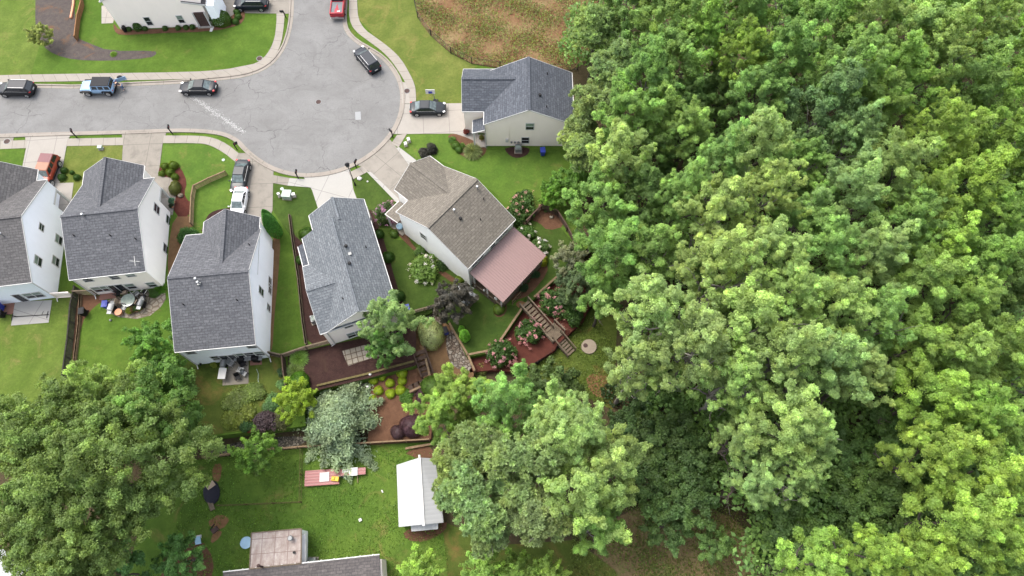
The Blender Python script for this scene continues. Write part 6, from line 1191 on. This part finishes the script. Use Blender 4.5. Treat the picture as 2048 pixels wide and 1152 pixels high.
FOREST = [  # u, v, r, kind, colour, height of crown centre, pale wood
 (1192,60,62,'pine',CP,9,0),(1252,10,60,'broad',CM,11,0),(1335,40,68,'broad',CM,13,0),(1402,80,52,'feather',CB,13,0),(1465,20,70,'broad',CM,14,0),(1560,20,66,'feather',CM,14,0),(1640,60,74,'broad',CM,14,0),(1732,55,66,'feather',CL,15,1),(1812,80,66,'broad',CL,14,1),(1882,20,62,'broad',CM,13,0),(1958,60,58,'feather',CS,11,0),(2030,120,56,'broad',CB,10,0),
 (1232,135,60,'pine',CP,10,0),(1292,172,60,'broad',CM,13,0),(1345,115,58,'broad',CM,12,0),(1478,118,54,'feather',CB,13,0),(1562,128,60,'broad',CM,14,0),(1690,150,68,'feather',CM,16,1),(1782,160,58,'broad',CM,14,1),(1856,120,62,'feather',CL,14,0),(1935,180,56,'broad',CS,11,0),(2004,210,56,'feather',CB,10,0),
 (1186,205,60,'pine',CP,8.5,0),(1252,232,56,'broad',CM,13,0),(1158,262,46,'pine',CP,6.5,0),(1318,240,50,'broad',CM,11,0),(1382,210,46,'broad',CD,9,0),(1436,192,42,'broad',CD,8,0),(1512,196,56,'broad',CM,13,0),(1640,236,76,'feather',CS,13,1),(1745,228,56,'broad',CM,13,0),(1860,282,58,'feather',CB,13,0),(1932,292,48,'broad',CS,10,0),(1992,306,58,'broad',CB,11,0),(2046,400,52,'broad',CM,9,0),
 (1168,305,46,'pine',CP,7.5,0),(1232,322,58,'broad',CL,13,0),(1306,322,46,'broad',CD,9,0),(1372,276,50,'broad',CM,12,0),(1442,330,60,'feather',CM,14,0),(1514,300,64,'broad',CL,16,0),(1600,330,48,'broad',CM,12,0),(1690,290,60,'feather',CS,13,1),(1772,352,62,'broad',CL,15,0),(1842,402,50,'feather',CB,13,0),(1922,386,58,'broad',CB,12,0),(1990,436,54,'feather',CM,10,0),
 (1200,412,62,'broad',CM,11,0),(1286,398,54,'broad',CD,11,0),(1364,398,58,'feather',CM,14,0),(1430,430,66,'broad',CL,16,1),(1532,392,60,'feather',CL,16,0),(1602,442,56,'broad',CM,13,0),(1690,392,66,'broad',CL,16,0),(1800,458,56,'feather',CM,14,0),(1880,492,56,'broad',CB,12,0),(1952,532,54,'broad',CM,11,0),
 (1222,520,66,'broad',CM,11,0),(1310,506,60,'broad',CM,13,0),(1424,540,74,'feather',CL,17,1),(1532,512,66,'broad',CL,16,0),(1640,512,68,'feather',CM,15,0),(1742,516,60,'broad',CL,14,0),(1832,576,58,'broad',CM,13,0),(1912,622,58,'feather',CM,11,0),(2002,560,56,'broad',CD,9,0),
 (1205,596,40,'broad',CM,7,0),(1300,640,80,'feather',CL,15,1),(1388,700,84,'feather',CL,16,1),(1276,730,62,'broad',CL,13,1),(1480,640,82,'broad',CL,17,1),(1566,600,70,'feather',CL,17,0),(1660,620,70,'broad',CL,16,0),(1742,640,62,'feather',CM,14,1),(1560,720,78,'feather',CL,17,0),(1654,724,72,'broad',CL,16,0),(1722,750,52,'broad',CL,14,0),(1462,760,66,'feather',CL,15,1),(1560,850,76,'broad',CL,15,0),(1480,880,52,'broad',CL,12,0),(1612,880,56,'feather',CL,14,0),(1510,960,50,'broad',CL,12,0),(1590,950,52,'feather',CL,12,0),
 (1832,690,58,'broad',CM,12,0),(1902,726,62,'feather',CM,12,0),(1984,700,56,'broad',CM,11,0),(1850,800,66,'broad',CB,13,0),(1932,822,60,'feather',CB,12,0),(2004,870,58,'broad',CM,10,0),(1850,916,66,'feather',CB,13,0),(1952,950,62,'broad',CB,12,0),(2034,980,46,'feather',CB,10,0),(1892,1040,68,'broad',CB,13,0),(1984,1080,60,'feather',CB,11,0),(1628,1125,66,'broad',CB,12,0),(1740,1110,58,'feather',CB,12,0),(1836,1128,50,'broad',CB,12,0),(2040,760,46,'feather',CM,9,0),(2040,1110,50,'broad',CM,9,0),
 (1790,880,56,'under',CD,6,0),(1802,1000,56,'under',CD,6,0),(1700,1010,56,'under',CD,5,0),(1570,1060,60,'under',CD,4,0),(1690,900,50,'under',CD,5,0),(1740,960,46,'under',CD,5,0),
 (1330,880,62,'under',CK,4,0),(1370,936,58,'under',CK,4,0),(1300,955,62,'under',CK,4,0),(1380,1000,54,'under',CK,5,0),(1330,1050,46,'under',CK,3,0),(1430,1090,34,'under',CD,3,0),(1272,850,50,'under',CK,3,0),(1330,800,46,'under',CD,3,0),(1100,780,56,'under',CK,3,0),
 (1142,880,70,'feather',CL,12,1),(1212,930,60,'broad',CL,12,0),(1168,990,66,'broad',CL,12,0),(1118,838,52,'feather',CL,10,0),(1190,1050,46,'broad',CM,9,0),
 (948,900,66,'pine',CP,11,1),(1012,812,60,'feather',CM,8,1),(960,985,74,'pine',CP,12,1),(1056,940,74,'pine',CP,13,1),(1068,1035,62,'pine',CP,12,1),(990,1052,50,'pine',CP,10,1),(920,790,46,'broad',CB,6,0),(884,832,44,'broad',CB,6,0),(1096,860,50,'pine',CP,9,1),(908,975,44,'pine',CP,8,1),
 (842,1146,32,'small',CB,4,0),(968,1140,34,'small',CB,4,0),(1038,1148,30,'small',CB,4,0),(1096,1150,28,'small',CB,4,0)]
cn = {CB: 'bright yellow-green', CM: 'mid green', CL: 'pale green', CD: 'dark green', CP: 'grey-green', CS: 'dull green', CK: 'dark blue-green'}
kn = {'broad': 'leafy tree', 'feather': 'feathery leaved tree', 'pine': 'pine tree', 'under': 'understory tree', 'small': 'sapling'}
ORD = ['first', 'second', 'third', 'fourth', 'fifth', 'sixth', 'seventh', 'eighth', 'ninth', 'tenth', 'eleventh', 'twelfth', 'thirteenth', 'fourteenth', 'fifteenth', 'sixteenth', 'seventeenth', 'eighteenth']
rows = {}
for q in FOREST: rows.setdefault(min(11, int(q[1] // 96)), []).append(q)
for rw in sorted(rows):
    for ix, (u, v, r, k, c, z, pl) in enumerate(sorted(rows[rw])):
        base = LOW if (v > 470 or u < 1120) else 0
        cc = c if u < 1780 or c in (CB, CD) else tuple(a * .55 + b * .45 for a, b in zip(c, CB)); nm = cn[c] if cc is c else 'fresh green'
        tree(u, v, r * (1.12 if u > 1780 else 1), k, cc, '%s %s, %s from the left in the %s row of the wood' % (nm, kn[k], ORD[ix], ORD[rw]), z, base, {'pine': 'pine_tree', 'small': 'sapling'}.get(k, 'broadleaf_tree'), 'trees of the wood on the right', bool(pl) or (c == CL and k == 'feather') or (c == CM and ix % 4 == 1))
# dark understory closing the gaps beneath the canopy: one mass of leaves
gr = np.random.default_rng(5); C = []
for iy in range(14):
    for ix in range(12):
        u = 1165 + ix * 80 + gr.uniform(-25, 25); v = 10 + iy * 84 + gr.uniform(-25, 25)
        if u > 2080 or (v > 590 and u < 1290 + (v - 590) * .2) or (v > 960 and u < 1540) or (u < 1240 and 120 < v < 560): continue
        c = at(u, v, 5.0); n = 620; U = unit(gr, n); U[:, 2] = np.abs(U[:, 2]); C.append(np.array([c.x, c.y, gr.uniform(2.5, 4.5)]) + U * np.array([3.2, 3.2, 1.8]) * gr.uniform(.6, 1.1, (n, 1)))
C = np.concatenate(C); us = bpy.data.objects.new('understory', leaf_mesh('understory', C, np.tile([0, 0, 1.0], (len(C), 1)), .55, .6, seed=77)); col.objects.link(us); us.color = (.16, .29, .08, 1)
tag(us, 'dark tangled understory seen through gaps in the canopy', 'plants', kind='stuff')
# garden trees
tree(198, 956, 204, 'big', (.125, .19, .05), 'very large olive green tree filling the lower left corner', 9, LOW, zsq=1.0)
tree(332, 838, 78, 'broad', (.11, .20, .045), 'dark green tree on the right shoulder of the big tree', 6, LOW)
tree(236, 790, 64, 'feather', (.17, .25, .07), 'olive feathery tree at the top of the big tree', 7, LOW)
tree(306, 688, 38, 'small', (.12, .24, .045), 'bright green round maple left of the white house', 3.6, 0); tree(322, 750, 36, 'small', (.09, .19, .04), 'mid green tree just below the bright maple', 3.4, 0)
tree(15, 872, 55, 'feather', (.11, .18, .04), 'mid green tree on the left edge above the big tree', 5, LOW)
tree(360, 1120, 40, 'small', (.1, .2, .06), 'small green tree under the right side of the big tree', 3.4, LOW); tree(215, 1148, 60, 'small', (.12, .24, .09), 'pale green shrub tree on the bottom edge, left', 4, LOW)
tree(683, 848, 114, 'cedar', (.175, .225, .15), 'grey-green spreading cedar above the red metal sheets', LOW + .1, LOW - .4, 'cedar_tree', zsq=.5)
tree(594, 800, 33, 'small', (.19, .30, .035), 'bright yellow-green small tree at the mulch yard corner', 2.6, 0); tree(780, 650, 54, 'feather', (.17, .27, .11), 'grey-green feathery tree in front of the cream gable', 4.4, 0, pale=True); tree(768, 696, 33, 'feather', (.09, .18, .045), 'lower green tree just below the grey-green feathery one', 2.6, 0)
tree(906, 603, 35, 'small', (.075, .07, .055), 'dark purple-leaved round tree beside the small shed', 3.0, 0)
tree(1140, 520, 28, 'small', (.14, .17, .11), 'grey-green olive-like tree by the fence corner', 2.6, 0); tree(1150, 570, 34, 'small', (.09, .13, .06), 'dull green tree below the grey-green one', 2.4, MID); tree(1150, 372, 34, 'small', (.10, .20, .035), 'bright bushy tree at the wood edge above the fence', 2.8, 0); tree(1110, 385, 26, 'small', (.11, .24, .03), 'small bright green tree left of the wood edge', 2.0, 0)
tree(82, 73, 19, 'small', (.22, .28, .09), 'sparse pale sapling at the edge of the grey mulch bed', 2.0, 0)
tree(512, 905, 34, 'small', (.11, .22, .035), 'green shrub tree growing over the long fence', 2.2, LOW)
# ------------------------------------------------------------------ shrubs and flowers
SH = {'clip': [clipped('clipped_%d' % i, 3 + i) for i in range(2)], 'flat': [clipped('flat_clipped', 8, 6200, .05, 1, .1, .62)], 'loose': [loose('loose_%d' % i, 5 + i) for i in range(3)], 'spike': [spiky('spiky', 9)], 'cone': [cone('cone', 4)]}
sn = 0
def shrub(u, v, rpx, kind, c, label, hz=1.0, base=0.03, flowers=None, group=None, sxy=(1, 1), rz=None, name=None, cat='shrub', fsize=.11, nf=80):
    global sn; sn += 1; h = rpx * mpp(u, v, base); p = at(u, v, base + h * hz * .45); e = empty(name or {'clip': 'round_shrub', 'flat': 'clipped_shrub', 'loose': 'bush', 'spike': 'ornamental_grass', 'cone': 'conical_shrub'}[kind], (p.x, p.y, base), rz if rz is not None else sn * 1.3, label, cat, group)
    o = bpy.data.objects.new('foliage', SH[kind][sn % len(SH[kind])]); col.objects.link(o); o.parent = e; o.scale = (h * sxy[0], h * sxy[1], h * hz); o.color = (c[0] * 1.15, c[1] * 1.15, c[2] * 1.15, 1)
    if kind in ('loose', 'cone', 'clip', 'flat'): MB().cyl((0, 0, 0), (0, 0, h * hz * .7), .06, .03, 6).build('stem', M['bark'], e)
    if flowers:
        g = np.random.default_rng(sn); n = nf; C = unit(g, n); C[:, 2] = np.abs(C[:, 2]) * .9 + .1; C *= g.uniform(.85, 1.12, (n, 1)); C[:, 2] = np.maximum(C[:, 2], .1); j = g.integers(max(16, n // 4), size=n); cl = C[j]; P = np.repeat(cl, 9, 0) + g.normal(0, .05, (n * 9, 3)); P *= np.array([h * sxy[0], h * sxy[1], h * hz])
        fo = bpy.data.objects.new('flowers', leaf_mesh('flowers', P, P / h + np.array([0, 0, .5]), fsize, .5, 'flower', .8, seed=sn)); col.objects.link(fo); fo.parent = e; fo.color = (*flowers, 1)
    return e
YB = (.32, .44, .035); GB = 'clipped yellow-green bushes on the brown terrace'
for u, v, r, lb in ((747, 760, 9.5, 'top left'), (764, 754, 8, 'top, second from left'), (780, 766, 9, 'centre'), (804, 746, 11, 'top right, widest'), (804, 762, 9, 'right, second from top'), (757, 781, 9.5, 'left, second row'), (781, 787, 10, 'lowest in the middle'), (801, 780, 10.5, 'right, pointed'), (746, 798, 8, 'lowest, half under the cedar')):
    shrub(u, v, r, 'flat', YB, 'clipped yellow-green bush, %s of its group on the brown terrace' % lb, .85, MID - .25, group=GB)
shrub(862, 668, 31, 'flat', (.36, .43, .21), 'large flat pale green clipped shrub on the straw slope', .8, MID, sxy=(.82, 1.05), rz=.3)
shrub(823, 851, 23, 'clip', (.10, .055, .07), 'large purple clipped shrub near the lower fence', .8, MID - .25); shrub(796, 864, 15, 'clip', (.09, .055, .065), 'smaller purple shrub left of the large purple one', .8, MID - .25); shrub(842, 790, 14, 'clip', (.11, .06, .075), 'narrow purple shrub below the garden steps', .7, MID - .25, sxy=(.7, 1.5), rz=0)
shrub(864, 772, 22, 'clip', (.10, .19, .03), 'green spreading shrub below the straw slope', .7, MID); shrub(814, 792, 17, 'loose', (.09, .20, .025), 'bright green ground shrub below the clipped bushes', .6, MID - .25)
for u, v, r, lb in ((924, 662, 11, 'smaller, left'), (930, 676, 17, 'larger, right')): shrub(u, v, r * 1.1, 'cone', (.16, .38, .04), 'bright green conical shrub by the timber wall, %s of two' % lb, .9, .03)
shrub(998, 618, 12, 'clip', (.11, .19, .03), 'round green shrub in the mulch ring at the porch corner', .8)
shrub(1084, 521, 12, 'clip', (.25, .30, .03), 'yellow-green round shrub at the pink roof corner', 1); shrub(1068, 545, 13, 'loose', (.035, .085, .03), 'dark green shrub below the yellow-green one', .9); shrub(1045, 573, 12, 'loose', (.04, .09, .03), 'dark green shrub near the porch rail', .9); shrub(1055, 560, 6, 'loose', (.05, .11, .03), 'tiny shrub between two dark ones by the porch', .8)
WH = (.85, .84, .78); PK = (.55, .27, .29)
shrub(1078, 495, 22, 'loose', (.10, .18, .05), 'white flowering hydrangea right of the pink roof', .9, flowers=WH, nf=90, fsize=.15); shrub(1052, 466, 22, 'loose', (.09, .18, .04), 'white flowering shrub at the upper corner of the pink roof', .9, flowers=WH, nf=50)
shrub(852, 535, 34, 'loose', (.16, .27, .06), 'large pale green shrub with white blossoms beside the ivory wall', .8, flowers=WH, nf=60); shrub(838, 500, 14, 'loose', (.11, .20, .05), 'small bush above the white blossomed shrub', .9); shrub(883, 528, 16, 'loose', (.06, .12, .03), 'dark bush against the ivory wall', .9)
shrub(776, 425, 27, 'loose', (.07, .12, .04), 'crape myrtle with lilac-pink blossom at the entry porch', 1.2, flowers=(.42, .22, .36), nf=150, cat='flowering tree', name='crape_myrtle', rz=0)
for u, v, r, fl, b, lb in ((1052, 405, 27, (.6, .32, .28), 0.03, 'crape myrtle with few pink flowers above the fence corner'), (1030, 428, 22, (.5, .3, .25), .03, 'dark crape myrtle behind the tan roof corner'), (1110, 600, 30, PK, MID, 'pink crape myrtle at the top of the red terrace'), (1138, 628, 26, (.3, .16, .12), MID, 'green crape myrtle with few flowers right of the steps'),
                           (1060, 663, 26, PK, MID, 'pink crape myrtle in the middle of the red terrace, left of the steps'), (1004, 706, 28, PK, MID, 'pink crape myrtle at the low corner of the lawn')):
    shrub(u, v, r * 1.15, 'loose', (.07, .14, .035), lb, 1.2, b, flowers=fl, nf=120 if fl == PK else 36, cat='flowering tree', name='crape_myrtle')
shrub(962, 733, 20, 'loose', (.14, .16, .04), 'olive green bush at the foot of the timber corner', .9, LOW)
shrub(945, 299, 22, 'spike', (.20, .25, .10), 'fountain of pale ornamental grass by the front door', 1.0); shrub(912, 291, 9, 'clip', (.09, .18, .03), 'round shrub in the curved front bed, upper', .9); shrub(918, 299, 8, 'clip', (.08, .17, .03), 'round shrub in the curved front bed, lower', .9); shrub(905, 279, 9, 'loose', (.09, .19, .03), 'leafy shrub at the driveway edge of the curved bed', .8); shrub(925, 290, 7, 'loose', (.10, .19, .03), 'small shrub beside the walkway', .8)
shrub(861, 296, 14, 'loose', (.05, .055, .045), 'dark purple shrub above the tan roof, right', 1.3); shrub(847, 305, 13, 'loose', (.06, .06, .05), 'dark purple shrub above the tan roof, left', .9)
for u, v, r, lb in ((330, 333, 8, 'leftmost of the upper pair'), (347, 331, 9.5, 'rightmost of the upper pair'), (324, 347, 6.5, 'lowest at the left'), (340, 345, 8.5, 'in the centre'), (350, 354, 7.5, 'at the lower right')): shrub(u, v, r, 'clip', (.10, .17, .02), 'round clipped shrub on red mulch, %s' % lb, 1, group='round shrubs on the red mulch')
shrub(350, 376, 13, 'clip', (.12, .15, .04), 'larger olive shrub beside the porch', 1, sxy=(.8, 1.2), rz=0)
for u, v, r, lb in ((128, 341, 7, 'upper left'), (144, 345, 4.5, 'small upper right'), (124, 355, 8, 'largest, lower left'), (154, 355, 7, 'lower right')): shrub(u, v, r, 'clip', (.045, .11, .02), 'dark round shrub between two left houses, %s' % lb, 1, group='dark round shrubs between the left houses')
for u, v, lb, hh in ((556, 470, 'right-hand, larger', 1.75), (549, 455, 'left-hand, slimmer', 1.45)):
    e = shrub(u, v, 16, 'cone', (.06, .20, .03), 'deep green columnar evergreen by the white gable, %s' % lb, 1.5, .03); q = at(u, v, 0); e.location = (q.x, q.y, .03)
    for ch in e.children:
        if ch.name.startswith('foliage'): ch.scale = (1.5 * hh / 1.75, 1.5 * hh / 1.75, hh)
shrub(376, 470, 24, 'loose', (.045, .12, .025), 'dark green bush between two grey roofs', .9); shrub(613, 468, 15, 'clip', (.06, .13, .02), 'round shrub at the front of the mulch bed', .8); shrub(600, 520, 9, 'clip', (.05, .12, .02), 'small shrub by the side bay', .8)
for u, v, r in ((758, 468, 10), (776, 514, 12), (796, 592, 13)): shrub(u, v, r, 'clip', (.05, .12, .02), 'dark round shrub at the right eave of the blue-grey roof, %s' % {468: 'uppermost', 514: 'middle', 592: 'lowest'}[v], .8, group='shrubs along the right eave')
shrub(788, 467, 9, 'clip', (.09, .17, .03), 'small round shrub on the brown mulch strip', .7); shrub(920, 560, 12, 'loose', (.16, .24, .03), 'yellow-green bush at the ivory house corner', .9); shrub(907, 570, 9, 'loose', (.14, .17, .03), 'olive bush beside the yellow-green one', .7)
for u, v in ((258, 58), (275, 54), (290, 57), (330, 57), (356, 56), (372, 55), (385, 54)): shrub(u, v, 8 if u == 275 else 5.5, 'clip', (.06, .13, .025), 'little round shrub along the cream side wall, %s' % {258: 'leftmost', 275: 'tallest', 290: 'just under the left window', 330: 'alone in the middle', 356: 'left of the right window row', 372: 'second from the right end', 385: 'rightmost'}[u], 1.6 if u == 275 else 1.0, group='little shrubs along the cream wall')
shrub(440, 38, 20, 'clip', (.07, .14, .025), 'large rounded hedge beside the corner house porch', .9, sxy=(1.1, .8), rz=0)
for u, v in ((474, 24), (476, 33), (471, 43)): shrub(u, v, 7, 'clip', (.06, .14, .025), 'round shrub at the end of the corner bed, %s' % {24: 'top', 33: 'middle', 43: 'bottom'}[v], .9, group='three shrubs at the end of the corner bed')
shrub(226, 107, 8, 'spike', (.16, .28, .04), 'small yucca on the grey mulch bed', .7); shrub(1092, 431 - 14, 9, 'loose', (.07, .13, .03), 'small green bush inside the fence corner', .7)
shrub(596, 715, 22, 'spike', (.16, .28, .06), 'fountain grass at the left of the mulch yard, upper', .9); shrub(588, 740, 20, 'spike', (.19, .27, .09), 'fountain grass at the left of the mulch yard, lower', .9); shrub(597, 765, 22, 'clip', (.08, .20, .02), 'bright green round bush under the fountain grass', .7)
shrub(560, 745, 10, 'loose', (.06, .12, .05), 'dark small bush by the brown plank fence', .8); shrub(563, 770, 13, 'loose', (.15, .28, .10), 'pale green bush by the brown plank fence', .8)
shrub(530, 845, 27, 'loose', (.09, .065, .075), 'purple-leaved japanese maple above the mossy wall', .8, .03); shrub(493, 850, 16, 'loose', (.04, .10, .03), 'dark green shrub left of the purple one', .8); shrub(498, 858, 8, 'loose', (.30, .07, .05), 'small red-leaved shrub at the mossy wall', .8)
shrub(470, 800, 30, 'loose', (.15, .21, .05), 'yellowish sprawling bush on the weedy lawn, left', .5); shrub(505, 790, 28, 'loose', (.15, .22, .05), 'yellowish sprawling bush on the weedy lawn, right', .5); shrub(490, 828, 26, 'loose', (.17, .22, .04), 'olive bush on the weedy lawn', .6); shrub(462, 838, 22, 'loose', (.18, .24, .04), 'yellow-green bush near the mossy wall', .6); shrub(540, 805, 22, 'loose', (.10, .20, .07), 'pale leafy bush at the weedy lawn edge', .7); shrub(560, 840, 22, 'loose', (.09, .10, .04), 'brownish bush beside the cedar', .7)
shrub(512, 935, 18, 'loose', (.13, .20, .05), 'low bush with pale stones under the shrub tree', .6, LOW); shrub(428, 727, 9, 'loose', (.20, .26, .04), 'small yellow-green plant by the white house wall', .7); shrub(318, 575, 15, 'spike', (.09, .22, .03), 'grassy plant at the cream house corner', .9); shrub(308, 585, 12, 'loose', (.07, .15, .03), 'leafy plants along the cream rear wall', .7)
for e_, r_, c_ in POTS:
    o = bpy.data.objects.new('plant', SH['loose'][0]); col.objects.link(o); o.parent = e_; o.location = (0, 0, r_ * 1.2); o.scale = (r_ * 1.6,) * 3; o.color = (*c_, 1)
# weeds over the field, ground ivy, clover in the clearings
def scatter(name, poly, n, colr, label, size, base, hmax, seed, vary=True):
    g = np.random.default_rng(seed); P = [(at(u, v, base).x, at(u, v, base).y) for u, v in poly]; xs = [p[0] for p in P]; ys = [p[1] for p in P]; pts = []
    m = n * 3; X = g.uniform(min(xs), max(xs), m); Y = g.uniform(min(ys), max(ys), m); ins = np.zeros(m, bool); k = len(P)
    for i in range(k):
        x1, y1 = P[i]; x2, y2 = P[(i + 1) % k]; c = ((y1 > Y) != (y2 > Y)) & (X < (x2 - x1) * (Y - y1) / (y2 - y1 + 1e-9) + x1); ins ^= c
    X = X[ins][:n]; Y = Y[ins][:n]; dens = np.sin(X * .9 + 2 * np.sin(Y * .5)) + np.sin(Y * 1.1 + X * .4); keep = g.uniform(-2.2, 2.0, len(X)) < dens; X, Y = X[keep], Y[keep]
    o = Vector((sum(xs) / k, sum(ys) / k, base)); C = np.stack([X - o.x, Y - o.y, g.uniform(.03, hmax, len(X))], 1)
    me = leaf_mesh(name, C, np.tile([0, 0, .8], (len(C), 1)), size, .8, seed=seed); ob = bpy.data.objects.new(name, me); col.objects.link(ob); ob.location = o; ob.color = (*colr, 1); tag(ob, label, 'plants', kind='stuff')
scatter('field_weeds', fld, 17000, (.20, .10, .055), 'reddish brown dead weeds over the fenced field', .2, .03, .3, 3)
scatter('field_weeds', fld, 34000, (.19, .27, .07), 'yellow-green weeds over the fenced field', .2, .03, .4, 14)
iv = [(1480, 980), (1560, 960), (1680, 900), (1760, 1000), (1800, 1160), (1520, 1160), (1500, 1060)]
scatter('ground_ivy', iv, 50000, (.045, .12, .02), 'dense dark ivy under the trees at the lower right', .2, LOW + .02, .9, 5)
scatter('ground_ivy', [(1700, 860), (2060, 700), (2060, 1160), (1780, 1160)], 26000, (.05, .10, .025), 'dark undergrowth below the yellow-green trees', .36, LOW + .02, .8, 6)
scatter('undergrowth', [(1200, 780), (1300, 700), (1420, 800), (1420, 1000), (1260, 1000)], 14000, (.045, .09, .035), 'dark undergrowth at the wood edge above the clearing', .32, LOW + .02, .6, 7)
scatter('grass_tufts', [(380, 915), (860, 890), (900, 1160), (330, 1160)], 16000, (.11, .21, .03), 'rough grass tufts on the lower lawn', .16, LOW + .02, .12, 8)
scatter('grass_tufts', [(1030, 745), (1190, 620), (1235, 700), (1225, 820), (1100, 780)], 6000, (.13, .19, .035), 'grass tufts in the lid clearing', .18, LOW + .02, .12, 9)
scatter('grass_tufts', [(1150, 1030), (1300, 990), (1520, 1020), (1540, 1180), (1130, 1180)], 16000, (.13, .18, .04), 'leaf litter and tufts in the shaded clearing', .2, LOW + .02, .12, 10)
